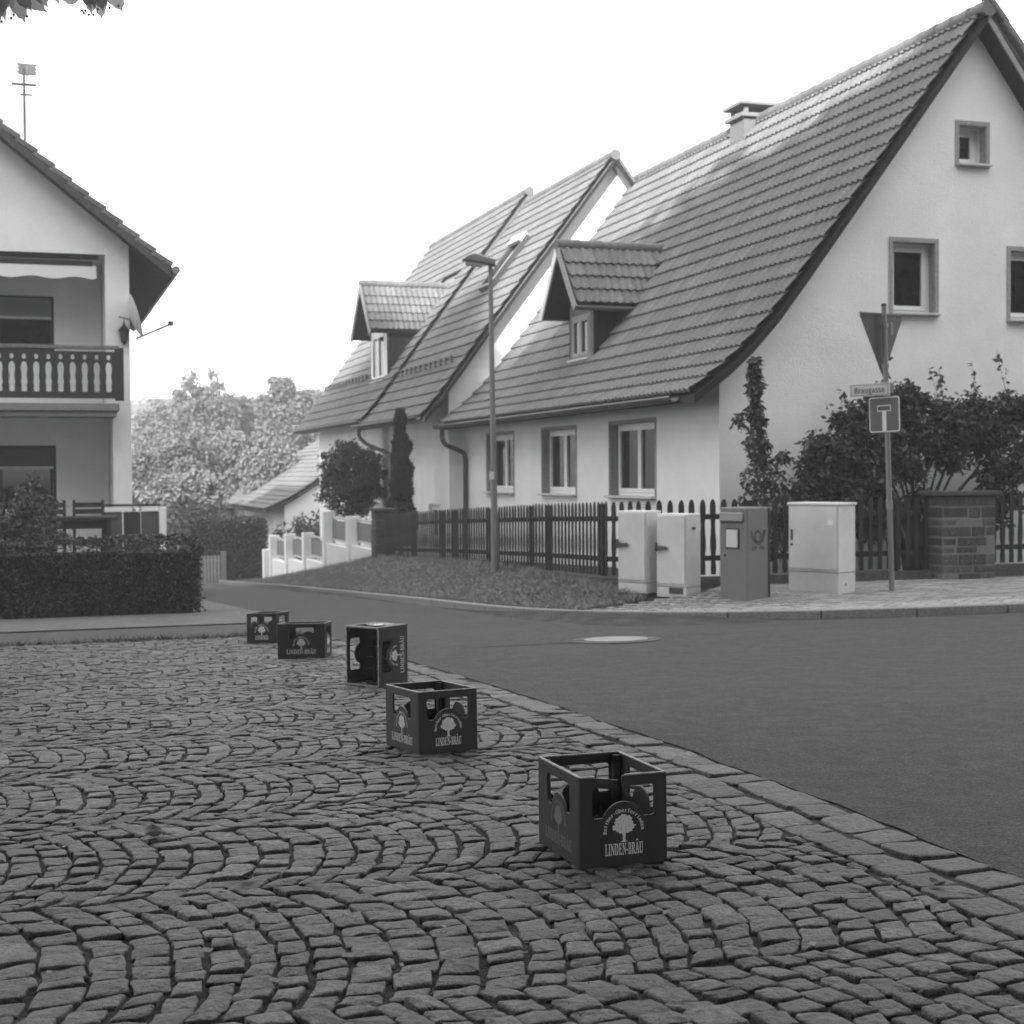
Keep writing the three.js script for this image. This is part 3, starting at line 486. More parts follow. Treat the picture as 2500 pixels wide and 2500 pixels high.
// ---------------------------------------------------------------- house with balcony on the left
{
  const A1 = 1.81, B0 = 28.87, W = 11.2, D = 10.2, y0 = -0.95;
  const h = thing('balcony_house', 'white house with wooden balcony and deep roof overhang behind the clipped hedge', 'house', P(A1, B0, 0), TH);   // origin: right front corner, x <= 0
  const pitch = 0.82, ew = 5.64, rx = -W / 2, ry = ew + 0.1 + pitch * (W / 2);
  const wy = (x) => ew + 0.02 + pitch * Math.min(-x, W + x);
  // gable wall with the two recesses
  const up = [-6.2, -0.44, 2.58, 5.44], lo = [-6.2, -0.34, y0 + 0.15, 2.42];
  part(h, 'gable_wall', wallHoles([[-W, y0], [0, y0], [0, wy(0)], [rx, wy(rx)], [-W, wy(0)]], [up, lo], 0.3).translate(0, 0, -0.3), M.stucco);
  part(h, 'side_wall', merge([box(0.3, wy(0) - y0, D - 0.3, -0.15, (wy(0) + y0) / 2 - 0.02, -D / 2 - 0.15), box(0.3, wy(0) - y0, D - 0.3, -W + 0.15, (wy(0) + y0) / 2 - 0.02, -D / 2 - 0.15), box(W, wy(0) - y0, 0.3, rx, (wy(0) + y0) / 2, -D - 0.16)]), M.stucco);
  part(h, 'rear_gable', ext(shapeOf([[-W, wy(0) - 0.3], [0, wy(0) - 0.3], [rx, wy(rx)]]), 0.25).translate(0, 0, -D - 0.3), M.stucco);
  const rw = -1.35;    // back of the recesses
  for (const [r0, nm] of [[up, 'recess_wall'], [lo, 'recess_wall']]) {
    const wx0 = -5.6, wx1 = -1.36, top = r0 === up ? 4.78 : 1.85, bot = r0 === up ? 3.7 : -0.75;
    part(h, nm, wallHoles(rectPts(r0[0] + 0.01, r0[1] - 0.01, r0[2], r0[3]), [[-3.4, wx1, bot, top]], 0.12).translate(0, 0, rw - 0.12), M.stucco);
    part(h, 'recess_side', box(0.1, r0[3] - r0[2], 1.05, r0[1] + 0.051, (r0[2] + r0[3]) / 2, -0.826), M.stucco);
    part(h, 'recess_side', box(0.1, r0[3] - r0[2], 1.05, r0[0] - 0.051, (r0[2] + r0[3]) / 2, -0.826), M.stucco);
    part(h, 'recess_ceiling', box(r0[1] - r0[0], 0.1, 1.05, (r0[0] + r0[1]) / 2, r0[3] + 0.051, -0.826), M.stucco);
    part(h, 'recess_floor', box(r0[1] - r0[0], 0.1, 1.05, (r0[0] + r0[1]) / 2, r0[2] - 0.051, -0.826), M.kerb);
    for (const [x0, x1, bl] of [[-3.4, -1.96 - 0.62, true], [-2.48, wx1, true]]) {
      const g = windowUnit(h, x1 - x0, top - bot, [1], { name: 'balcony_door', deep: 0.04, sill: false, frameMat: M.brownwood }); g.position.set((x0 + x1) / 2, bot, rw);
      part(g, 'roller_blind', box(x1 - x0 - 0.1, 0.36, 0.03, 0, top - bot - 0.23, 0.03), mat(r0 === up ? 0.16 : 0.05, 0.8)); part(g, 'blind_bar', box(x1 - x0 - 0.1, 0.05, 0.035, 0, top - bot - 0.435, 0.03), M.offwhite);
    }
    part(h, 'mullion', box(0.10, top - bot, 0.1, -2.53, (top + bot) / 2, rw - 0.05), M.brownwood);
  }
  // dark lintel board and awning
  part(h, 'awning_case', merge([box(5.6, 0.06, 0.2, -3.35, 5.40, -0.16), box(5.5, 0.10, 0.16, -3.42, 5.27, -0.12)]), M.soffit);
  const vs = []; for (let i = 0; i <= 80; i++) vs.push([-6.0 + i * 0.0675, 4.99 - 0.025 * Math.cos(i * 0.55) * (i % 80 ? 1 : 0)]);
  part(h, 'awning_valance', ext(shapeOf([[-6.0, 5.22], ...vs, [-0.6, 5.22]]), 0.012).translate(0, 0, -0.06), mat(0.7, 0.95));
  // roof
  const rf = group(h, 'roof'), ovE = 0.74, OV = 0.42;
  const pf = [[ovE, ew + 0.12 - pitch * ovE], [rx, ry]];
  const deck = shapeOf([[pf[0][0], pf[0][1]], [rx, ry], [-W - ovE, pf[0][1]], [-W - ovE, pf[0][1] - 0.14], [rx, ry - 0.14], [pf[0][0], pf[0][1] - 0.14]].reverse());
  part(rf, 'roof_deck', metreUV(ext(deck, D + OV + 0.4)).translate(0, 0, -D - 0.4), M.soffit);
  const ang = Math.atan(pitch), rl = Math.hypot(W / 2 + ovE, pitch * (W / 2 + ovE));
  for (let i = 0; i < 21; i++) { // right slope: courses, with a separate verge tile each
    const s = (i + 0.5) * rl / 21, x = ovE - Math.cos(ang) * s, y = pf[0][1] + Math.sin(ang) * s;
    part(rf, 'verge_tile', rbox(0.44, 0.10, 0.2, 0.012).rotateZ(-ang + 0.13), tileTones[i % 4]).position.set(x, y + 0.075, OV - 0.06);
    part(rf, 'tile_course', box(0.45, 0.05, D + OV + 0.1).rotateZ(-ang + 0.09), tileTones[(i + 1) % 4]).position.set(x, y + 0.07, -D / 2 - 0.1);
    part(rf, 'tile_course', box(0.45, 0.05, D + OV + 0.1).rotateZ(ang - 0.09), tileTones[(i + 2) % 4]).position.set(-W - x, y + 0.07, -D / 2 - 0.1);
  }
  part(rf, 'barge_board', metreUV(ext(shapeOf([[ovE, pf[0][1] + 0.02], [rx, ry + 0.02], [-W - ovE, pf[0][1] + 0.02], [-W - ovE, pf[0][1] - 0.15], [rx, ry - 0.15], [ovE, pf[0][1] - 0.15]].reverse()), 0.03)).translate(0, 0, OV + 0.001), mat(0.14, 0.9, { map: T.wood }));
  ridgeCaps(rf, rx, ry + 0.12, OV, -D - 0.4);
  part(rf, 'eaves_board', box(0.03, 0.2, D + OV + 0.4).translate(ovE + 0.016, pf[0][1] - 0.06, -D / 2), M.soffit);
  part(h, 'gutter', cyl(0.075, 0.075, D + OV + 0.45, 12).rotateX(-Math.PI / 2), M.zinc).position.set(ovE + 0.10, pf[0][1] - 0.01, OV + 0.02);
  // balcony
  const bal = group(h, 'balcony'); bal.position.y = -0.12;
  part(bal, 'slab', merge([box(6.6, 0.13, 0.95, -3.55, 2.64, 0.30), box(6.5, 0.10, 0.88, -3.55, 2.52, 0.28)]), M.kerb);
  part(bal, 'handrail', rbox(6.45, 0.07, 0.12, 0.01, -3.47, 3.74, 0.72), mat(0.3, 0.8, { map: T.wood }));
  part(bal, 'bottom_rail', box(6.45, 0.12, 0.05, -3.47, 2.86, 0.70), M.brownwood); part(bal, 'top_rail', box(6.45, 0.05, 0.05, -3.47, 3.64, 0.70), M.brownwood);
  // scalloped boards; the gaps between them read as pale balusters
  const pr = [[0.085, 0], [0.085, 0.08], [0.052, 0.10], [0.046, 0.16], [0.052, 0.2], [0.04, 0.26], [0.046, 0.3], [0.052, 0.36], [0.046, 0.42], [0.04, 0.48], [0.044, 0.53], [0.054, 0.57], [0.085, 0.60], [0.085, 0.63], [0.06, 0.65], [0.06, 0.7], [0.085, 0.72], [0.085, 0.76]].map(([x, y]) => [x * 1.25, y * 1.12]);
  const board = ext(shapeOf([...pr, ...pr.slice().reverse().map(p => [-p[0], p[1]])]), 0.025);
  for (let i = 0; i < 31; i++) part(bal, 'balcony_board', board, M.brownwood).position.set(-0.33 - i * 0.2125, 2.80, 0.735);
  part(bal, 'end_post', box(0.16, 0.98, 0.1, -0.245, 3.25, 0.70), M.brownwood);
}

// ================================================================ CRATES
function canvasTex(w, h, draw, srgb = true) { const c = document.createElement('canvas'); c.width = w; c.height = h; const x = c.getContext('2d'); draw(x, w, h); const t = new THREE.CanvasTexture(c); t.magFilter = THREE.LinearFilter; if (srgb) t.colorSpace = THREE.SRGBColorSpace; t.anisotropy = 8; t.needsUpdate = true; return t; }
const mkPrint = (wide) => canvasTex(wide ? 1303 : 768, 1024, (x, W, H) => {   // 0.165 m x 0.22 m of the crate side: white = ink
  x.fillStyle = '#000'; x.fillRect(0, 0, W, H); const k = 768 / 0.165, cx = W / 2, Y = (y) => H - (y - 0.02) * k, r = rng(5);
  x.fillStyle = '#fff';
  // word along the arch
  const s = 'Reither-Oberferrieden', R = 0.0655 * k, cy = Y(0.113); x.font = 'bold 76px serif'; x.textAlign = 'center'; x.textBaseline = 'middle';
  for (let i = 0; i < s.length; i++) { const a = lerp(-1.62, 1.52, i / (s.length - 1)); x.save(); x.translate(cx + Math.sin(a) * R, cy - Math.cos(a) * R); x.rotate(a); x.fillText(s[i], 0, 0); x.restore(); }
  // broad-crowned tree
  const ty = Y(0.131); x.beginPath();
  for (let i = 0; i <= 90; i++) { const a = i / 90 * Math.PI * 2, lobes = 1 + 0.06 * Math.sin(a * 17) + 0.05 * (r() - 0.5) + 0.05 * Math.sin(a * 7 + 1); const rx = 0.036 * k * lobes * (Math.sin(a) > 0 ? 1.08 : 0.92), ry = 0.034 * k * lobes * (Math.sin(a) > 0 ? 0.78 : 1.0); const px = cx + Math.cos(a) * rx, py = ty + Math.sin(a) * ry; i ? x.lineTo(px, py) : x.moveTo(px, py); }
  x.fill();
  x.beginPath(); const t0 = Y(0.108), t1 = Y(0.078); x.moveTo(cx - 30, t0); x.lineTo(cx + 34, t0); x.quadraticCurveTo(cx + 18, (t0 + t1) / 2, cx + 26, t1 - 10); x.lineTo(cx + 70, t1); x.lineTo(cx + 28, t1 + 4); x.lineTo(cx, t1 + 10); x.lineTo(cx - 30, t1 + 4); x.lineTo(cx - 68, t1 + 2); x.lineTo(cx - 20, t1 - 12); x.quadraticCurveTo(cx - 14, (t0 + t1) / 2, cx - 30, t0); x.fill();
  x.fillStyle = '#000'; for (let i = 0; i < 26; i++) { x.beginPath(); x.ellipse(cx + (r() - 0.5) * 190, ty + (r() - 0.5) * 170, 3 + r() * 7, 2 + r() * 4, r() * 3, 0, 7); x.fill(); }
  // name
  x.fillStyle = '#fff'; x.save(); x.font = 'bold 150px serif'; const w = x.measureText('LINDEN-BRÄU').width; x.translate(cx, Y(0.036)); x.scale((wide ? 0.255 : 0.132) * k / w, 1.62); x.textBaseline = 'alphabetic'; x.fillText('LINDEN-BRÄU', 0, 0); x.restore();
  // rubbed ink
  x.fillStyle = '#000'; for (let i = 0; i < 500; i++) { x.globalAlpha = 0.35 + r() * 0.5; x.fillRect(r() * W, r() * H, 1 + r() * 5, 1 + r() * 2); } x.globalAlpha = 1;
}, false);
const printAlpha = mkPrint(false), printWide = mkPrint(true);
const inkMat = new THREE.MeshStandardMaterial({ color: G(0.62), roughness: 0.6, alphaMap: printAlpha, transparent: true, alphaTest: 0.35 });
const inkWide = new THREE.MeshStandardMaterial({ color: G(0.42), roughness: 0.6, alphaMap: printWide, transparent: true, alphaTest: 0.35 });
const inkFaint = new THREE.MeshStandardMaterial({ color: G(0.10), roughness: 0.6, alphaMap: printWide, transparent: true, alphaTest: 0.35 });
const CW = 0.30, CD = 0.40, CHh = 0.29;
function handleHole() { const p = []; const ro = 0.012; const x0 = -0.108, x1 = 0.108, yt = 0.256, yb = 0.157; const arc = (cx, cy, a0, a1, rr, n = 5) => { for (let i = 0; i <= n; i++) { const a = lerp(a0, a1, i / n); p.push([cx + Math.cos(a) * rr, cy + Math.sin(a) * rr]); } };
  arc(x0 + ro, yt - ro, Math.PI, Math.PI / 2, ro); arc(x1 - ro, yt - ro, Math.PI / 2, 0, ro); arc(x1 - ro, yb + ro, 0, -Math.PI / 2, ro); 
  const r = 0.074, cy = 0.133, a0 = Math.asin((yb - cy) / r); for (let i = 0; i <= 14; i++) { const a = lerp(a0, Math.PI - a0, i / 14); p.push([Math.cos(a) * r, cy + Math.sin(a) * r]); }
  arc(x0 + ro, yb + ro, -Math.PI / 2, -Math.PI, ro); return p; }
function crate(label, pos, o = {}) {
  const t = thing('beer_crate', label, 'beer crate', pos, 0, 'dark printed beer crates along the cobbles');
  const th = 0.006;
  for (const [w, side, turn] of [[CW, CD / 2, 0], [CW, CD / 2, Math.PI], [CD - 2 * th - 0.001, CW / 2, Math.PI / 2], [CD - 2 * th - 0.001, CW / 2, -Math.PI / 2]]) {
    const g = group(t, 'side'); g.rotation.y = turn;
    let s;
    if (o.broken && turn === 0) { // top bar of the handle torn through
      const h = handleHole(); const iTop = 5; const ring = [...h.slice(6), ...h.slice(0, 6)];   // starts at right top corner, runs clockwise to the left top corner
      s = shapeOf([[-w / 2, 0], [w / 2, 0], [w / 2, CHh], [-0.004, CHh], [-0.006, 0.262], [-0.001, 0.236], [0.006, 0.228], [0.010, 0.256], ...ring, [-0.030, 0.254], [-0.024, CHh - 0.004], [-0.09, CHh - 0.003], [-w / 2, CHh]]);
    } else s = shapeOf([[-w / 2, 0], [w / 2, 0], [w / 2, CHh], [-w / 2, CHh]], [handleHole()]);
    const geo = ext(s, th, 0.0012);
    if (o.broken && turn === 0) { const p = geo.attributes.position; for (let i = 0; i < p.count; i++) { const x = p.getX(i), y = p.getY(i); if (y > 0.22 && x < -0.012 && x > -0.112) { const f = (x + 0.112) / 0.088; p.setZ(i, p.getZ(i) + 0.016 * f * f); p.setY(i, y - 0.006 * f * f); } } geo.computeVertexNormals(); }
    part(g, 'panel', metreUV(geo), M.crate).position.z = side - th;
    const long = w > CW, pl_ = new THREE.PlaneGeometry(long ? 0.28 : 0.165, 0.22); const pm = part(g, 'print', pl_, long ? (o.faint ? inkFaint : inkWide) : inkMat); pm.position.set(0, 0.13, side + 0.0016);
    if (!(o.broken && turn === 0)) part(g, 'rim', rbox(w - 0.004, 0.005, th + 0.005, 0.002, 0, CHh + 0.001, side - th / 2 - 0.0015), M.crateWornLit);
    else { part(g, 'rim', rbox(0.14, 0.005, th + 0.005, 0.002, 0.075, CHh + 0.001, side - th / 2 - 0.0015), M.crateWornLit); part(g, 'rim', rbox(0.05, 0.005, th + 0.004, 0.002, -0.122, CHh + 0.0005, side - th / 2 - 0.0015), M.crateWornLit); }
    part(g, 'foot_edge', box(w - 0.012, 0.018, 0.004, 0, 0.012, side - th - 0.003), M.crate);
  }
  for (const sx of [-1, 1]) for (const sz of [-1, 1]) part(t, 'corner_post', cyl(0.017, 0.017, CHh - 0.01, 10, sx * (CW / 2 - 0.02), 0.004, sz * (CD / 2 - 0.02)), M.crate);
  // bottle cells: 4 x 5, walls with dipped tops
  const dip = (len, n) => { const p = [[-len / 2, 0.006], [len / 2, 0.006]]; for (let i = n * 6; i >= 0; i--) { const u = i / 6; p.push([-len / 2 + len * i / (n * 6), 0.115 - 0.03 * Math.sin(Math.PI * (u - Math.floor(u)))]); } return ext(shapeOf(p), 0.003); };
  const iw = CW - 0.014, id = CD - 0.014, dz = dip(iw, 4), dx = dip(id, 5);
  for (let i = 1; i < 5; i++) part(t, 'divider', dz, M.crate).position.z = -id / 2 + id * i / 5 - 0.0015;
  for (let i = 1; i < 4; i++) { const m = part(t, 'divider', dx, M.crate); m.rotation.y = Math.PI / 2; m.position.x = -iw / 2 + iw * i / 4 - 0.0015; }
  // open base: bars and a ring under each bottle
  const bars = []; for (let i = 0; i <= 4; i++) bars.push(box(0.014, 0.006, id, -iw / 2 + iw * i / 4, 0.005, 0)); for (let i = 0; i <= 5; i++) bars.push(box(iw, 0.006, 0.014, 0, 0.0065, -id / 2 + id * i / 5));
  for (let i = 0; i < 4; i++) for (let j = 0; j < 5; j++) bars.push(flat(new THREE.RingGeometry(0.010, 0.024, 12)).rotateX(-Math.PI / 2).translate(-iw / 2 + iw * (i + 0.5) / 4, 0.0035, -id / 2 + id * (j + 0.5) / 5), box(iw / 4, 0.004, 0.005, -iw / 2 + iw * (i + 0.5) / 4, 0.0042, -id / 2 + id * (j + 0.5) / 5), box(0.005, 0.004, id / 5, -iw / 2 + iw * (i + 0.5) / 4, 0.0045, -id / 2 + id * (j + 0.5) / 5));
  part(t, 'base', merge(bars), M.crate);
  return t;
}
const ab = (x, z) => [x * CT + z * ST, -x * ST + z * CT];         // camera ground coordinates (x, depth) -> street frame
function groundAt(x, z) { const [a, b] = ab(x, z); return hr(a, b); }
function place(t, x, z, phi, lift = 0) {
  const e = 0.2, n = V3(-(groundAt(x + e, z) - groundAt(x - e, z)) / (2 * e), 1, (groundAt(x, z + e) - groundAt(x, z - e)) / (2 * e)).normalize();
  t.position.set(x, groundAt(x, z) + lift, -z); t.quaternion.setFromUnitVectors(V3(0, 1, 0), n).multiply(new THREE.Quaternion().setFromAxisAngle(V3(0, 1, 0), phi));
}
const O0 = V3(0, 0, 0), rad = Math.PI / 180;
place(crate('nearest dark crate with its handle bar torn open, standing upright', O0, { broken: true, faint: true }), 0.29, 4.85, 18 * rad, 0.003);
place(crate('dark crate standing upright with two printed sides in view, second nearest', O0), -0.395, 6.985, 27 * rad, 0.003);
{ const t = crate('dark crate standing on end with its open top facing the camera', O0); const a = 37 * rad; const oy = V3(-Math.sin(a), 0, Math.cos(a)), nx = V3(Math.cos(a), 0, Math.sin(a));
  t.quaternion.setFromRotationMatrix(new THREE.Matrix4().makeBasis(nx, oy, V3(0, -1, 0))); const c = V3(-0.93, groundAt(-0.93, 9.956) + 0.208, -9.956); t.position.copy(c).addScaledVector(oy, -0.145); }
place(crate('dark crate showing its long side flat to the camera, overlapping the farthest one', O0), -1.77, 12.42, -90 * rad - 4 * rad, 0.004);
place(crate('farthest and smallest dark crate, partly hidden behind another', O0), -2.417, 14.42, -9 * rad, 0.004);

// ================================================================ FENCES AND WALLS
{
  const pp = [[0.036, 0], [0.040, 0.08], [0.032, 0.18], [0.032, 0.24], [0.044, 0.34], [0.044, 0.42], [0.030, 0.58], [0.030, 0.64], [0.042, 0.76], [0.042, 0.86], [0.036, 0.90], [0.022, 0.93], [0.008, 0.945]].map(([x, y]) => [x * 0.86, y]);
  const picket = ext(shapeOf([...pp, ...pp.slice().reverse().map(p => [-p[0], p[1]])]), 0.014).translate(0, 0, -0.007);
  function fence(label, pts, top, gap = 0.138) {   // pts: street coordinates; pickets every gap metres
    const t = thing('picket_fence', label, 'fence', P(pts[0][0], pts[0][1], 0), 0), org = t.position.clone(); const r = rng(pts.length * 7 + 3);
    let acc = 0.06;
    for (let i = 1; i < pts.length; i++) {
      const [a0, b0] = pts[i - 1], [a1, b1] = pts[i], L = Math.hypot(a1 - a0, b1 - b0), p0 = P(a0, b0), p1 = P(a1, b1), dir = p1.clone().sub(p0).normalize(), yaw = Math.atan2(-dir.z, dir.x), nrm = V3(Math.sin(yaw), 0, Math.cos(yaw));
      const slope = Math.atan2(top(b1, a1) - top(b0, a0), L), mid = p0.clone().add(p1).multiplyScalar(0.5).sub(org);
      const rail = (dy, name, h, d, off, m) => { const g = box(L + 0.02, h, d).rotateZ(slope).rotateY(yaw); const o = part(t, name, g, m); o.position.copy(mid).addScaledVector(nrm, off); o.position.y = (top(b0, a0) + top(b1, a1)) / 2 + dy; };
      rail(-0.22, 'rail', 0.065, 0.035, -0.03, M.darkwood); rail(-0.74, 'rail', 0.065, 0.035, -0.03, M.darkwood);
      rail(-1.07, 'plinth', 0.2, 0.16, 0, M.rubble);
      if (L > 1) for (let s = 0.02; s < L; s += 2.1) part(t, 'post', box(0.09, 0.95, 0.09), M.darkwood).position.copy(p0.clone().addScaledVector(dir, s).sub(org).addScaledVector(nrm, -0.1)).setY(lerp(top(b0, a0), top(b1, a1), s / L) - 0.5);
      for (; acc < L; acc += gap) { const o = part(t, 'picket', picket, M.darkwood); o.position.copy(p0).addScaledVector(dir, acc).sub(org); o.position.y = lerp(top(b0, a0), top(b1, a1), acc / L) - 0.945 + (r() - 0.5) * 0.012; o.rotation.set(0, yaw + (r() - 0.5) * 0.05, (r() - 0.5) * 0.014); }
      acc -= L;
    }
  }
  const topF = (b) => pl([[16, 0.93], [17.1, 0.88], [22, 0.74], [30, 0.40]], b);
  fence('long dark picket fence along the grass verge, turning the corner behind the grey cabinets', [[7.02, 30.0], [7.02, 25], [7.02, 20], [7.02, 17.5], [7.3, 16.95], [7.8, 16.65], [8.6, 16.52], [11.15, 16.52]], topF);
  fence('short dark picket fence to the right of the stone pillar', [[12.12, 16.52], [16.5, 16.52]], () => 0.95);
}
{ // stone pillar
  const t = thing('stone_pillar', 'coursed rubble stone gate pillar with flat cap beside the picket fence', 'pillar', P(11.63, 16.5, -0.25), TH), r = rng(60), W = 0.82, D = 0.42;
  part(t, 'mortar_core', box(W - 0.018, 1.2, D - 0.012, 0, 0.55, 0), mat(0.3, 1, { map: T.grit }));
  const tones = [0.09, 0.12, 0.15, 0.19, 0.11].map(v => mat(v, 0.95, { map: T.stone, bumpMap: T.stoneB, bumpScale: 0.015 }));
  let y = -0.05; for (const ch of [0.2, 0.1, 0.15, 0.1, 0.12, 0.14, 0.1, 0.16, 0.14]) {
    let x = -W / 2; while (x < W / 2 - 0.03) { let w = 0.16 + r() * 0.3; if (x + w > W / 2 - 0.12) w = W / 2 - x; part(t, 'stone', rbox(w - 0.014, ch - 0.014, D + (r() - 0.5) * 0.03, 0.016, x + w / 2, y + ch / 2, (r() - 0.5) * 0.012), y < 0.1 && x < -0.2 && r() < 0.9 ? mat(0.34, 0.95, { map: T.stone }) : tones[r() * 5 | 0]); x += w; }
    y += ch;
  }
  part(t, 'cap', rbox(W + 0.12, 0.06, D + 0.12, 0.012, 0, y + 0.03, 0), M.rubble);
}
{ // dark stone post at the far end of the picket fence
  const t = thing('stone_post', 'dark block stone post between the picket fence and the white garden wall', 'post', P(7.06, 30.35, -0.62), TH), r = rng(61);
  for (let i = 0; i < 6; i++) part(t, 'stone', rbox(0.42 + (r() - 0.5) * 0.03, 0.175, 0.42, 0.018, 0, 0.09 + i * 0.18, 0), [M.rubble, mat(0.09, 0.95, { map: T.stone })][i % 2]);
  part(t, 'cap', rbox(0.5, 0.06, 0.5, 0.012, 0, 1.11, 0), M.rubble);
}
{ // white stepped garden wall with pillars and panels
  const t = thing('garden_wall', 'white stepped garden wall with posts and panel infill along the lane', 'wall', P(7.12, 30.75, 0), TH);
  const N = 5, bay = 2.95, base = (s) => hside(7.0, 30.75 + s);
  const tops = [0.24, 0.24, -0.36, -0.50, -0.66], lows = [-0.42, -0.50, -1.05, -1.2, -1.36];
  for (let i = 0; i <= N; i++) { const s = i * bay, top = i === 0 ? 0.28 : Math.max(tops[i - 1], tops[Math.min(i, N - 1)]) + (i === 2 ? 0.06 : 0.02), bt = base(s) - 0.3; part(t, 'wall_post', rbox(0.3, top - bt, 0.3, 0.012, 0, (top + bt) / 2, -s), M.stuccoW); }
  for (let i = 0; i < N; i++) {
    const s0 = i * bay + 0.15, s1 = (i + 1) * bay - 0.15, sc = (s0 + s1) / 2, L = s1 - s0 - 0.002, bt = base(s1) - 0.35;
    part(t, 'wall_bay', box(0.22, lows[i] - bt, L, 0.02, (lows[i] + bt) / 2, -sc), M.stuccoW);
    part(t, 'top_rail', box(0.05, 0.05, L, 0.08, tops[i] - 0.07, -sc), M.offwhite);
    part(t, 'bottom_rail', box(0.05, 0.05, L, 0.08, lows[i] + 0.10, -sc), M.offwhite);
    part(t, 'infill_panel', box(0.02, (tops[i] - lows[i]) * 0.62, L, 0.08, lows[i] + 0.13 + (tops[i] - lows[i]) * 0.31, -sc), mat(0.16, 0.6));
  }
  part(t, 'end_post', box(0.34, 1.3, 0.4, -0.1, -1.75, -N * bay - 0.5), M.stuccoW);
}
{ // garden gate at the end of the lane
  const t = thing('garden_gate', 'small pale slatted garden gate below the end of the white wall', 'gate', P(5.2, 48.5, -2.6), TH);
  for (const x of [-0.72, 0.72]) part(t, 'gate_post', box(0.16, 1.35, 0.16, x, 0.67, 0), M.kerb);
  for (const y of [0.25, 1.05]) part(t, 'rail', box(1.26, 0.07, 0.04, 0, y, 0), M.kerb);
  for (let i = 0; i < 11; i++) part(t, 'slat', box(0.085, 1.1, 0.025, -0.56 + i * 0.112, 0.66, 0.035), M.band);
}
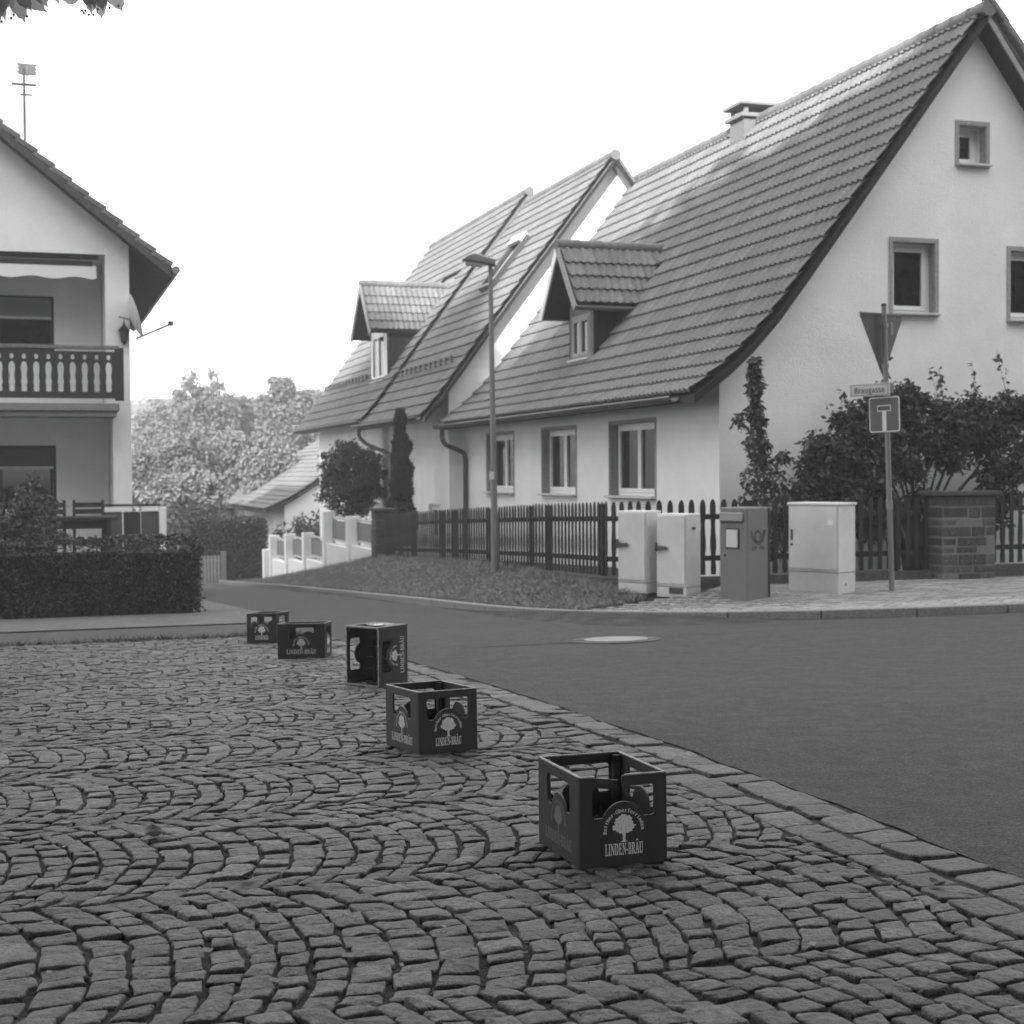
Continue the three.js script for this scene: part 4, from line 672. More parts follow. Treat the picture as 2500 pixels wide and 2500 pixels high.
// ================================================================ CABINETS AND POST BOX
function cab(name, label, a, b, y, w, h, d, turn, o) {
  const t = thing(name, label, o.cat || 'cabinet', P(a, b, y), turn, o.group);
  const ph = o.plinth ?? 0.12;
  part(t, 'plinth', box(w - 0.006, ph, d - 0.006, 0, ph / 2 - 0.03, 0), o.plinthMat || M.cabinet);
  part(t, 'body', rbox(w, h - ph, d, 0.012, 0, ph - 0.026 + (h - ph) / 2, 0), M.cabinet);
  part(t, 'door', rbox(w - 0.03, h - ph - 0.06, 0.014, 0.004, 0, ph - 0.02 + (h - ph) / 2, d / 2 + 0.007), M.cabinet);
  if (o.lid) part(t, 'lid', rbox(w + 0.03, 0.035, d + 0.03, 0.012, 0, h - 0.01, 0), M.cabinet);
  return t;
}
{
  const yaw = -0.75, gy = -0.22;
  const w1 = cab('utility_cabinet', 'left one of the two narrow grey cabinets in the grass, partly behind the right one', 7.10, 16.62, gy + 0.02, 0.44, 1.0, 0.3, yaw, { group: 'grey utility cabinets by the fence' });
  const w2 = cab('utility_cabinet', 'right one of the two narrow grey cabinets, with a vent gap at its foot', 7.42, 16.17, gy - 0.01, 0.44, 1.0, 0.3, yaw, { group: 'grey utility cabinets by the fence' });
  for (const w of [w1, w2]) { const hd = group(w, 'handle'); part(hd, 'rose', cyl(0.03, 0.03, 0.03, 12).rotateX(Math.PI / 2), M.cabinetDark).position.set(-0.185, 0.56, 0.165); part(hd, 'lever', rbox(0.14, 0.045, 0.03, 0.01), M.cabinetDark).position.set(-0.115, 0.56, 0.19); part(hd, 'grip', rbox(0.03, 0.11, 0.03, 0.01), M.cabinetDark).position.set(-0.195, 0.57, 0.195); }
  part(w2, 'vent', box(0.2, 0.07, 0.012, 0.07, 0.05, 0.152), M.cabinetDark); part(w2, 'plate', box(0.008, 0.03, 0.06, 0.226, 0.8, 0), M.cabinetDark); part(w1, 'foot_strip', box(0.44, 0.012, 0.01, 0, 0.135, 0.158), M.band);
  const c3 = cab('utility_cabinet', 'widest grey cabinet with pale plinth, standing alone beside the sign pole', 9.06, 15.62, -0.24, 0.7, 1.1, 0.38, -0.78, { plinth: 0.3, lid: true, plinthMat: M.offwhite, group: 'grey utility cabinets by the fence' });
  part(c3, 'lock', rbox(0.02, 0.13, 0.02, 0.006, -0.29, 0.72, 0.21), M.cabinetDark); part(c3, 'keyhole', cyl(0.014, 0.014, 0.012, 10).rotateX(Math.PI / 2), M.cabinetDark).position.set(-0.29, 0.6, 0.206); part(c3, 'sticker', box(0.07, 0.06, 0.004, 0.25, 0.87, 0.2065), M.white); part(c3, 'bolt', cyl(0.02, 0.02, 0.01, 10).rotateZ(Math.PI / 2), M.band).position.set(0.352, 0.13, 0.02);
  // post box
  const t = thing('post_box', 'mid grey pillar post box with horn emblem and notice card', 'post box', P(7.92, 15.42, -0.27), -0.84);
  const w = 0.41, d = 0.41, h = 1.1; part(t, 'body', rbox(w, h, d, 0.02, 0, h / 2, 0), M.postbox);
  part(t, 'side_strip', merge([box(0.012, h - 0.02, 0.025, w / 2 + 0.004, h / 2, -d / 2 + 0.012)]), M.black);
  const fl = group(t, 'slot'); part(fl, 'flap', rbox(0.34, 0.10, 0.03, 0.01, -0.02, h - 0.11, d / 2 + 0.012), mat(0.25, 0.6)); part(fl, 'slot_gap', box(0.34, 0.022, 0.01, -0.02, h - 0.172, d / 2 + 0.003), M.black);
  const nc = group(t, 'notice'); part(nc, 'notice_frame', rbox(0.20, 0.24, 0.016, 0.005, -0.01, h - 0.36, d / 2 + 0.006), M.black); part(nc, 'notice_card', box(0.165, 0.205, 0.004, -0.01, h - 0.36, d / 2 + 0.0165), mat(0.62, 0.7, { map: T.metal }));
  part(t, 'lock', cyl(0.014, 0.014, 0.014, 10).rotateX(Math.PI / 2), M.black).position.set(-0.12, h - 0.56, d / 2 + 0.004);
  const horn = canvasTex(256, 256, (x) => { x.fillStyle = '#000'; x.fillRect(0, 0, 256, 256); x.strokeStyle = x.fillStyle = '#fff'; x.lineWidth = 20; x.beginPath(); x.ellipse(118, 96, 46, 52, 0, 0, 7); x.stroke(); x.lineWidth = 16; x.beginPath(); x.moveTo(22, 40); x.lineTo(28, 78); x.quadraticCurveTo(44, 150, 118, 158); x.stroke(); x.beginPath(); x.moveTo(100, 166); x.quadraticCurveTo(186, 164, 188, 62); x.lineTo(196, 36); x.lineTo(238, 30); x.lineTo(240, 58); x.quadraticCurveTo(222, 70, 214, 100); x.quadraticCurveTo(192, 178, 118, 176); x.fill(); for (const s of [0, 1, 2, 3]) { const bx = 40 + s * 38 + (s > 1 ? 26 : 0), dr = s < 2 ? -1 : 1; x.beginPath(); x.moveTo(bx, 186); x.lineTo(bx + 22, 186); x.lineTo(bx + 22 + dr * 20, 224); x.lineTo(bx + dr * 20, 224); x.fill(); } }, false);
  const hm = part(t, 'horn_emblem', new THREE.PlaneGeometry(0.31, 0.31), new THREE.MeshStandardMaterial({ color: G(0.012), roughness: 0.5, alphaMap: horn, transparent: true, alphaTest: 0.5 })); hm.rotation.y = Math.PI / 2; hm.position.set(w / 2 + 0.003, h - 0.38, 0.0);
}
// ================================================================ SIGNS AND LAMP
{
  const t = thing('sign_post', 'leaning sign pole with yield sign back, street name plate and dead end sign', 'sign post', P(9.83, 15.3, -0.2), 0); t.rotation.z = 0.028;
  part(t, 'pole', cyl(0.034, 0.03, 3.42, 14), M.pole); part(t, 'pole_cap', cyl(0.036, 0.03, 0.03, 12, 0, 3.42, 0), M.black);
  const y = group(t, 'yield_sign'); y.rotation.y = 0.70; y.position.set(-0.02, 0.10, -0.06);
  const tri = [[-0.45, 3.24], [0.45, 3.24], [0, 2.47]], rt = []; for (let i = 0; i < 3; i++) { const p = tri[i], a = tri[(i + 2) % 3], b = tri[(i + 1) % 3]; rt.push([lerp(p[0], a[0], 0.05), lerp(p[1], a[1], 0.05)], [lerp(p[0], b[0], 0.05), lerp(p[1], b[1], 0.05)]); }
  part(y, 'plate', ext(shapeOf(rt.reverse()), 0.004), mat(0.055, 0.6, { map: T.metal }));
  part(y, 'face', ext(shapeOf(rt), 0.002).translate(0, 0, -0.004), M.white);
  part(y, 'edge_fold', merge([box(0.86, 0.02, 0.014, 0, 3.23, 0.008)]), mat(0.08, 0.6)); part(y, 'sticker', box(0.05, 0.16, 0.002, 0.2, 3.06, 0.006), M.kerb);
  for (const yy of [3.16, 2.68]) part(t, 'clamp', cyl(0.042, 0.042, 0.05, 14, 0, yy, 0), M.zinc);
  const n = group(t, 'street_name_sign'); n.rotation.y = -0.45; n.position.set(-0.21, 2.42, 0.04);
  const nt = canvasTex(512, 170, (x, W, H) => { x.fillStyle = '#e6e6e6'; x.fillRect(0, 0, W, H); x.strokeStyle = '#333'; x.lineWidth = 6; x.strokeRect(16, 14, W - 32, H - 28); x.fillStyle = '#161616'; x.font = 'bold 112px sans-serif'; x.textAlign = 'center'; x.textBaseline = 'middle'; x.save(); x.translate(W / 2, H / 2 + 6); const m = x.measureText('Braugasse').width; x.scale(400 / m, 1); x.fillText('Braugasse', 0, 0); x.restore(); });
  part(n, 'plate', rbox(0.48, 0.15, 0.02, 0.006), M.offwhite); part(n, 'lettering', new THREE.PlaneGeometry(0.47, 0.145), mat(0.62, 0.5, { map: nt })).position.z = 0.0115;
  const s2 = group(t, 'street_name_sign'); s2.rotation.y = 1.1; s2.position.set(0.09, 2.45, -0.2); part(s2, 'plate', rbox(0.42, 0.13, 0.02, 0.006), mat(0.05, 0.6));
  const e = group(t, 'dead_end_sign'); e.rotation.y = -0.82; e.position.set(-0.04, 2.12, 0.042);
  const rr = (w, h, r) => { const p = []; for (const [cx, cy, a] of [[w / 2 - r, h / 2 - r, 0], [-w / 2 + r, h / 2 - r, 1], [-w / 2 + r, -h / 2 + r, 2], [w / 2 - r, -h / 2 + r, 3]]) for (let i = 0; i <= 4; i++) { const an = (a + i / 4) * Math.PI / 2; p.push([cx + Math.cos(an) * r, cy + Math.sin(an) * r]); } return shapeOf(p); };
  part(e, 'plate', ext(rr(0.42, 0.42, 0.03), 0.004), mat(0.62, 0.5)); part(e, 'field', ext(rr(0.395, 0.395, 0.024), 0.002).translate(0, 0, 0.004), mat(0.075, 0.5, { map: T.metal }));
  part(e, 'bar_border', box(0.185, 0.075, 0.002, 0, 0.075, 0.0072), mat(0.55, 0.5)); part(e, 'bar', box(0.165, 0.052, 0.002, 0, 0.075, 0.0092), mat(0.035, 0.5)); part(e, 'stem', box(0.055, 0.235, 0.002, 0, -0.081, 0.0072), mat(0.55, 0.5));
  part(t, 'clamp', cyl(0.042, 0.042, 0.05, 14, 0, 2.12, 0), M.zinc); part(t, 'clamp', cyl(0.04, 0.04, 0.12, 14, 0, 0.98, 0), M.zinc);
}
{
  const t = thing('street_lamp', 'slim grey street lamp with flat angled head on the grass verge', 'street lamp', P(6.6, 20.96, -0.34), 0); t.rotation.z = 0.009;
  part(t, 'pole', merge([cyl(0.062, 0.056, 1.0, 16), cyl(0.05, 0.032, 3.72, 16, 0, 1.0, 0)]), M.pole); part(t, 'service_door', box(0.05, 0.32, 0.012, 0, 0.75, 0.062), M.zinc); part(t, 'number_plate', box(0.075, 0.12, 0.006, -0.03, 1.55, 0.055), M.offwhite);
  const hd = group(t, 'lamp_head'); hd.position.set(0, 4.74, 0); hd.rotation.z = -0.13;
  part(hd, 'housing', ext(shapeOf([[0.08, -0.05], [0.08, 0.045], [-0.24, 0.10], [-0.34, 0.06], [-0.42, -0.02], [-0.30, -0.02]]), 0.2, 0.02).translate(0, 0, -0.1), M.zinc);
  part(hd, 'lens', rbox(0.26, 0.06, 0.15, 0.02, -0.24, -0.05, 0), mat(0.55, 0.3)); part(hd, 'bird_spike', merge([cyl(0.004, 0.002, 0.14, 5, 0.02, 0.06, 0), cyl(0.004, 0.002, 0.12, 5, -0.03, 0.06, 0).rotateZ(0.2)]), M.zinc);
}
// ================================================================ MANHOLE, ANTENNA, DISH, LANTERN, TERRACE
{
  const [a, b] = ab(0.96, 13.6), t = thing('manhole_cover', 'pale round manhole cover set in the asphalt', 'manhole cover', P(a, b, hr(a, b) + 0.003), TH);
  const e = 0.3, n = V3(0, 1, 0); t.quaternion.setFromUnitVectors(V3(0, 1, 0), V3(-(groundAt(0.96 + e, 13.6) - groundAt(0.96 - e, 13.6)) / (2 * e), 1, (groundAt(0.96, 13.9) - groundAt(0.96, 13.3)) / 0.6).normalize());
  part(t, 'ring', flat(new THREE.RingGeometry(0.325, 0.42, 48)).rotateX(-Math.PI / 2).translate(0, 0.006, 0), mat(0.13, 0.8, { map: T.asphalt }));
  part(t, 'gap', flat(new THREE.RingGeometry(0.30, 0.325, 48)).rotateX(-Math.PI / 2).translate(0, 0.002, 0), M.black);
  part(t, 'cover', flat(new THREE.CylinderGeometry(0.30, 0.30, 0.02, 40)).translate(0, 0.002, 0), M.paver);
  for (const x of [-0.37, 0.37]) part(t, 'slot', box(0.07, 0.004, 0.03, x, 0.0085, 0), M.black);
}
{
  const t = thing('tv_antenna', 'thin rooftop television antenna on a mast above the balcony house', 'antenna', P(-0.04, 32.6, 7.4), TH); t.scale.set(0.8, 0.88, 0.8);
  part(t, 'mast', cyl(0.032, 0.028, 2.75, 8), M.gutter); part(t, 'boom', box(0.05, 0.05, 0.9).rotateX(0.5), M.gutter).position.set(0.08, 2.72, 0);
  for (let i = 0; i < 9; i++) part(t, 'element', box(0.42 + (i % 3) * 0.05, 0.022, 0.022), M.gutter).position.set(0.08, 2.52 + i * 0.052, 0.36 - i * 0.09);
  part(t, 'cross_element', box(0.62, 0.05, 0.05), M.gutter).position.set(0.0, 2.36, 0.02); part(t, 'lower_element', box(0.3, 0.035, 0.035), M.gutter).position.set(0.05, 2.12, 0.02);
}
{
  const t = thing('satellite_dish', 'satellite dish seen almost edge on at the corner of the balcony house', 'satellite dish', P(1.80, 28.6, 4.25), TH);
  const dish = new THREE.SphereGeometry(0.85, 28, 8, 0, Math.PI * 2, 0, 0.52); dish.translate(0, -0.85, 0); dish.rotateZ(Math.PI / 2 + 0.12); 
  part(t, 'reflector', flat(dish), new THREE.MeshStandardMaterial({ color: G(0.6), roughness: 0.6, side: THREE.DoubleSide })).rotation.set(0, 0.04, 0.16);
  part(t, 'arm', limb(V3(0.1, -0.42, 0.1), V3(0.72, -0.14, 0.12), 0.02, 0.02, 8), M.gutter); part(t, 'receiver', rbox(0.1, 0.09, 0.09, 0.02, 0.74, -0.12, 0.12), M.gutter);
  part(t, 'bracket', limb(V3(-0.2, 0, -0.05), V3(0, -0.05, 0), 0.02, 0.02, 8), M.zinc);
}
{
  const t = thing('wall_lantern', 'small dark wall lantern on the balcony house pillar', 'lantern', P(1.70, 28.80, 3.8), TH);
  part(t, 'cage', cyl(0.07, 0.1, 0.2, 6), M.gutter); part(t, 'roof', cyl(0.13, 0.02, 0.12, 6, 0, 0.2, 0), M.darkwood); part(t, 'finial', cyl(0.02, 0.004, 0.12, 6, 0, 0.32, 0), M.darkwood); part(t, 'drop', cyl(0.02, 0.06, 0.06, 6, 0, -0.06, 0), M.darkwood);
}
{ // terrace behind the hedge
  const y = -0.42;
  const sc = thing('terrace_screen', 'low grey terrace screen with white caps and white end post', 'screen', P(1.15, 26.9, y), TH);
  for (const [x0, x1, cap] of [[0.0, 0.37, 1], [0.37, 0.68, 0], [0.68, 1.0, 1]]) { part(sc, 'panel', box(x1 - x0 - 0.02, 1.05, 0.05, (x0 + x1) / 2, 0.5, cap ? 0 : 0.06), cap ? mat(0.09, 0.8, { map: T.metal }) : M.black); if (cap) part(sc, 'cap', box(x1 - x0 - 0.02, 0.085, 0.09, (x0 + x1) / 2, 1.07, 0), M.white); }
  part(sc, 'rail', box(1.02, 0.04, 0.1, 0.5, 1.14, 0), M.black); part(sc, 'end_post', rbox(0.12, 1.2, 0.12, 0.01, 1.06, 0.5, 0.06), M.white);
  for (const [a, lab] of [[0.92, 'dark slatted terrace chair beside the grey screen'], [0.28, 'dark slatted terrace chair half hidden by the leafy bush']]) {
    const c = thing('terrace_chair', lab, 'chair', P(a, 26.7, y), TH + Math.PI, 'dark terrace chairs');
    for (const x of [-0.24, 0.24]) { part(c, 'leg', box(0.05, 1.25, 0.05, x, 0.625, -0.22), M.brownwood); part(c, 'leg', box(0.05, 0.5, 0.05, x, 0.25, 0.24), M.brownwood); }
    part(c, 'seat', box(0.56, 0.05, 0.52, 0, 0.5, 0), M.brownwood); for (let i = 0; i < 4; i++) part(c, 'back_slat', box(0.43, 0.085, 0.025, 0, 0.82 + i * 0.115, -0.22), M.brownwood);
  }
  const tb = thing('terrace_table', 'dark wooden terrace table in front of the house door', 'table', P(0.2, 25.9, y), TH);
  part(tb, 'top', box(2.3, 0.06, 0.9, 0, 0.95, 0), M.brownwood); part(tb, 'apron', box(2.1, 0.14, 0.7, 0, 0.85, 0), M.brownwood); for (const x of [-1, 1]) for (const z of [-0.35, 0.35]) part(tb, 'leg', box(0.09, 0.92, 0.09, x, 0.46, z), M.brownwood);
  const pt = thing('plant_pot', 'small white pot on the terrace table', 'pot', P(-0.35, 25.75, y + 0.98), TH); part(pt, 'bowl', flat(new THREE.LatheGeometry([[0.0, 0], [0.055, 0], [0.085, 0.12], [0.09, 0.13], [0.075, 0.125], [0.05, 0.02]].map(p => new THREE.Vector2(...p)), 16)), M.white); part(pt, 'soil', cyl(0.07, 0.072, 0.01, 12, 0, 0.1, 0), M.soil);
}

// ================================================================ PLANTS
function leavesGeo(pts, r, size, opt = {}) {   // small folded leaves, two triangles each
  const n = pts.length, pos = new Float32Array(n * 18), nor = new Float32Array(n * 18), uv = new Float32Array(n * 12);
  const ax = V3(0, 0, 0), up = V3(0, 0, 0), sd = V3(0, 0, 0), fn = V3(0, 0, 0), A = V3(0, 0, 0), B = V3(0, 0, 0), C = V3(0, 0, 0), D = V3(0, 0, 0), e1 = V3(0, 0, 0), e2 = V3(0, 0, 0);
  const wd = opt.width ?? 0.55, droop = opt.droop ?? 0.2;
  for (let i = 0; i < n; i++) {
    const p = pts[i], s = size * (0.65 + r() * 0.7);
    ax.set(r() - 0.5, (r() - 0.5) * 0.8 - droop, r() - 0.5).normalize(); up.set(r() - 0.5, r() - 0.2 + (opt.flat ?? 0.15), r() - 0.5).normalize(); sd.crossVectors(ax, up).normalize(); up.crossVectors(sd, ax).normalize();
    A.set(p[0], p[1], p[2]); C.copy(A).addScaledVector(ax, s); B.copy(A).addScaledVector(ax, s * 0.45).addScaledVector(sd, s * wd * 0.5).addScaledVector(up, s * 0.12); D.copy(A).addScaledVector(ax, s * 0.45).addScaledVector(sd, -s * wd * 0.5).addScaledVector(up, s * 0.12);
    let k = i * 18; for (const [x, y, z] of [[A, B, C], [A, C, D]]) { e1.subVectors(y, x); e2.subVectors(z, x); fn.crossVectors(e1, e2).normalize(); for (const q of [x, y, z]) { pos[k] = q.x; nor[k++] = fn.x; pos[k] = q.y; nor[k++] = fn.y; pos[k] = q.z; nor[k++] = fn.z; } }
  }
  const g = new THREE.BufferGeometry(); g.setAttribute('position', new THREE.BufferAttribute(pos, 3)); g.setAttribute('normal', new THREE.BufferAttribute(nor, 3)); g.setAttribute('uv', new THREE.BufferAttribute(uv, 2)); return g;
}
const gauss = (r) => (r() + r() + r() - 1.5) * 0.95;
function crownPts(r, c, rad3, clumps, per, rc, o = {}) {
  const pts = [], cs = [];
  for (let i = 0; i < clumps; i++) {
    const th = r() * Math.PI * 2, cz = (o.low ?? -1) + r() * (1 - (o.low ?? -1)), sx = o.boxy ? Math.pow(1 - Math.pow(Math.abs(cz), 5), 0.3) : Math.sqrt(1 - cz * cz), lump = 0.82 + 0.36 * vnoise(th * 1.9 + 7, cz * 3.1 + 9, 0, o.seed || 3);
    const k = Math.pow(r(), o.shell ?? 0.4) * lump; const q = [c[0] + Math.cos(th) * sx * rad3[0] * k, c[1] + cz * rad3[1] * k, c[2] + Math.sin(th) * sx * rad3[2] * k]; cs.push(q);
    const f = 0.6 + r() * 0.8; for (let j = 0; j < per; j++) pts.push([q[0] + gauss(r) * rc * f, q[1] + gauss(r) * rc * f * 0.75, q[2] + gauss(r) * rc * f]);
  }
  return { pts, cs };
}
function tree(name, label, cat, pos, o) {
  const t = thing(name, label, cat, pos, 0, o.group), r = rng(o.seed), c = [o.off?.[0] || 0, o.cy, o.off?.[1] || 0];
  const { pts, cs } = crownPts(r, c, o.rad, o.clumps, o.per, o.rc, o);
  const tr = []; const top = V3(c[0] * 0.6, o.cy - o.rad[1] * 0.2, c[2] * 0.6), k = V3(0.1 * o.tr, (o.cy - o.rad[1] * 0.7) * 0.9, 0);
  tr.push(limb(V3(0, -0.3, 0), k, o.tr, o.tr * 0.75, 10), limb(k, top, o.tr * 0.75, o.tr * 0.35, 8));
  for (let i = 0; i < (o.limbs ?? 14); i++) { const q = cs[(r() * cs.length) | 0], b = k.clone().lerp(top, r()), mid = b.clone().lerp(V3(...q), 0.5); mid.y += o.rad[1] * 0.06; tr.push(limb(b, mid, o.tr * 0.3, o.tr * 0.18, 6), limb(mid, V3(...q), o.tr * 0.18, o.tr * 0.05, 5)); }
  part(t, 'trunk', merge(tr), bark); part(t, 'crown', leavesGeo(pts, r, o.leaf, o), leafMat(o.tone));
  return t;
}
// tall trees behind the camera that keep the square in shade; only a twig hangs into the picture
{
  const at = (x, z) => V3(x, groundAt(0, 3), -z);
  const spots = [[-1.2, -2.6, 17, 6.4, 'old lime tree overhanging the square, its twig tips hanging into the top left'], [6.5, -7.5, 20.5, 5.4, 'tall lime tree standing right behind the camera'], [-8.6, -6.5, 17.2, 3.5, 'smaller lime tree behind the camera, left of the old lime'], [-15.6, -7.5, 23.5, 4.0, 'tall lime tree behind the camera between the smaller and the tallest lime'], [-20.6, -8, 25.5, 4.8, 'tallest lime tree behind the camera on the left'], [-27.3, -7, 24, 5.8, 'outermost lime tree behind the camera on the left'], [-1.6, -10, 20, 5.2, 'lime tree standing farther back behind the old overhanging lime'], [14.5, -5, 18, 5.6, 'added unseen lime tree at the far right, blocking sky light'], [22, 7.5, 10.5, 4.4, 'lower lime tree across the street, out to the right'], [27, 14, 9.5, 4.2, 'lowest lime tree along the street, far out to the right']];  // the far right lime is added out of view to dim gable and asphalt
  spots.forEach(([x, z, H, w, lab], i) => {
    const t = tree('lime_tree', lab, 'tree', at(x, z), { seed: 500 + i, cy: i ? H / 2 + 1.6 : 11.1, off: i ? [0, 0] : [0.2, -4.4], rad: [w, i ? H / 2 - 1.2 : 4.2, i ? 5.2 : 6.4], clumps: 1000, per: 46, rc: 1.0, leaf: 0.58, width: 0.8, tone: 0.07, tr: 0.42, limbs: 26, group: 'lime trees behind the camera', boxy: true, shell: 0.5 });
    if (i) return;
    // low branch with hanging leaves
    const r = rng(99), q = (px, py, d) => V3((px - 1250) / 3571 * d - x, CAM_Y + (1168 - py) / 3571 * d - t.position.y, -d + z);
    const tip = q(60, -25, 5.1), tip2 = q(250, -14, 5.2), root = V3(0.2, 5.2, -0.5), kn = V3(0.8, 5.0, -6.2), k2 = q(-60, -110, 4.8);
    part(t, 'branch', merge([limb(root, kn, 0.09, 0.05), limb(kn, k2, 0.05, 0.018), limb(k2, tip, 0.018, 0.004), limb(k2, tip2, 0.014, 0.003)]), bark);
    const sh = new THREE.Shape(); sh.moveTo(0, 0); sh.bezierCurveTo(-0.035, 0.012, -0.05, -0.03, -0.036, -0.06); sh.lineTo(-0.026, -0.066); sh.lineTo(-0.022, -0.082); sh.lineTo(-0.008, -0.09); sh.lineTo(0, -0.108); sh.lineTo(0.008, -0.088); sh.lineTo(0.022, -0.08); sh.lineTo(0.028, -0.064); sh.bezierCurveTo(0.052, -0.03, 0.035, 0.012, 0, 0);
    const lg = new THREE.ShapeGeometry(sh, 5); { const p = lg.attributes.position; for (let i2 = 0; i2 < p.count; i2++) p.setZ(i2, 0.35 * Math.abs(p.getX(i2)) - 1.2 * p.getY(i2) * p.getY(i2)); lg.computeVertexNormals(); }
    const lm = new THREE.MeshPhysicalMaterial({ color: G(0.3), roughness: 0.6, side: THREE.DoubleSide, transmission: 0.5, thickness: 0 });
    for (const [px, py, d, rz] of [[8, 6, 5, 0.3], [30, 2, 5.05, -0.1], [52, 4, 5.15, 0.15], [72, 0, 5, 0.5], [86, 18, 5.1, 1.2], [20, 16, 5.2, 0.1], [44, -4, 4.95, -0.4], [64, 10, 5.25, 0.2], [-6, 12, 5.05, 0.0], [210, 2, 5.2, -1.3], [232, -12, 5.25, 0.1], [258, -2, 5.15, 0.3], [268, 3, 5.3, -0.2], [290, -4, 5.2, 0.5], [246, -6, 5.1, -0.2], [222, -2, 5.3, 0.9], [100, -10, 5, 0.7], [150, -30, 5.1, 0.2]]) { const m = part(t, 'leaf', lg, lm); m.position.copy(q(px, py, d)); m.rotation.set((r() - 0.5) * 0.9 - 0.2, (r() - 0.5) * 1.2, rz); m.scale.setScalar(0.62 + r() * 0.25); }
    const fr = new THREE.SphereGeometry(0.0048, 8, 6);
    for (const [px, py] of [[218, 42], [226, 42], [222, 48], [234, 52], [245, 52], [256, 39], [284, 36], [306, 31], [22, 67], [46, 59], [52, 51], [84, 55], [385, 14]]) part(t, 'fruit', fr, lm).position.copy(q(px, py, 5.15));
  });
}
// far trees, in sun
{
  const far = [[490, 912, 84, 78, 'tall domed tree in sun, highest of the far trees'], [385, 990, 62, 84, 'pale broad tree in sun close to the balcony house'], [590, 958, 62, 82, 'sunlit tree to the right of the highest domed tree'], [702, 925, 68, 74, 'sunlit bushy tree next to the row house roof'], [775, 955, 44, 90, 'thin sunlit tree peeping over the row house eaves'], [440, 1060, 80, 66, 'lower sunlit tree in front of the domed tree'], [560, 1050, 80, 68, 'lower sunlit tree in the middle of the far trees'], [660, 1060, 70, 64, 'lower sunlit tree above the pale far roof'], [355, 1120, 46, 60, 'darker shrubby tree right beside the balcony house'], [480, 1150, 60, 58, 'rounded sunlit bush below the far trees'], [400, 1180, 50, 56, 'small rounded bush behind the terrace'], [560, 1165, 55, 70, 'low sunlit tree left of the pale far roof']];
  far.forEach(([px, py, hw, d, lab], i) => {
    const k = d / 3571, x = (px - 1250) * k, top = CAM_Y + (1163 - py) * k, g = -3.2, w = hw * k, H = top - g, ry = Math.min(H * 0.5, w * 1.6);
    tree(H > 5.5 ? 'far_tree' : 'garden_bush', lab, H > 5.5 ? 'tree' : 'bush', V3(x, g, -d), { seed: 600 + i, cy: H - ry, rad: [w, ry, w], clumps: 170, per: 90, rc: 0.16 * w + 0.12, leaf: 0.2, width: 0.7, tone: i === 8 ? 0.1 : [0.14, 0.16, 0.125][i % 3], tr: 0.16, limbs: 10, shell: 0.38, group: H > 5.5 ? 'sunlit trees beyond the lane' : 'bushes beyond the lane' });
  });
  // wooded hill far behind
  const pos = [], idx = [], uv = []; const N = 90; for (let i = 0; i <= N; i++) for (let j = 0; j <= 6; j++) { const x = lerp(-230, 120, i / N), t = j / 6, hh = 15 * sm(t) * (0.75 + 0.5 * vnoise(i * 0.11, 3, 0, 8)) + (vnoise(i * 0.9, j, 0, 9) - 0.5) * 2.4 * t; pos.push(x, -4 + hh, -150 - t * 70); uv.push(x, t * 70); if (i && j) { const q = i * 7 + j; idx.push(q - 8, q - 1, q - 7, q - 7, q - 1, q); } }
  const hg = new THREE.BufferGeometry(); hg.setAttribute('position', new THREE.Float32BufferAttribute(pos, 3)); hg.setAttribute('uv', new THREE.Float32BufferAttribute(uv, 2)); hg.setIndex(idx); hg.computeVertexNormals(); const hm = structure(new THREE.Mesh(hg, M.grass.clone()), 'hill'); hm.material.side = THREE.DoubleSide;
  const r = rng(71), wp = []; for (let i = 0; i < 1500; i++) { const x = lerp(-150, 60, r()), t = 0.15 + r() * 0.85, y = -4 + 15 * sm(t) * 0.95; for (let j = 0; j < 22; j++) wp.push([x + gauss(r) * 1.7, y + gauss(r) * 1.4 + 1, -150 - t * 70 + gauss(r) * 1.6]); }
  const wd = new THREE.Mesh(leavesGeo(wp, r, 1.0, { width: 0.8 }), leafMat(0.14)); wd.name = numbered('wooded_slope'); wd.userData.kind = 'stuff'; tag(wd, 'hazy wooded slope on the skyline behind the far trees', 'woodland'); scene.add(wd);
}
// clipped round tree and slim conifer by the white wall
{
  const t = tree('round_tree', 'dense dark ball shaped tree above the white garden wall', 'tree', P(7.75, 36.7, -0.9), { seed: 701, cy: 2.0, rad: [0.86, 0.98, 0.86], clumps: 300, per: 55, rc: 0.14, leaf: 0.09, tone: 0.045, tr: 0.06, limbs: 16, shell: 0.45 });
  const r = rng(702), pts = []; for (let i = 0; i < 15000; i++) { const y = r() * 2.95, w = 0.33 * Math.pow(1 - y / 3.0, 0.5) * (0.6 + 0.7 * vnoise(y * 3.2, 0.3, 0, 12)); const a = r() * 6.283, q = w * Math.pow(r(), 0.35) * (0.62 + 0.85 * vnoise(a * 1.6, y * 5.2, 0, 13)); pts.push([Math.cos(a) * q, y, Math.sin(a) * q]); }
  const c = thing('columnar_conifer', 'slim dark columnar conifer beside the end of the picket fence', 'conifer', P(7.6, 30.9, -0.35), 0); part(c, 'trunk', limb(V3(0, -0.3, 0), V3(0, 2.4, 0), 0.05, 0.015), bark); part(c, 'foliage', leavesGeo(pts, r, 0.085, { droop: -0.5, width: 0.45 }), leafMat(0.042));
}
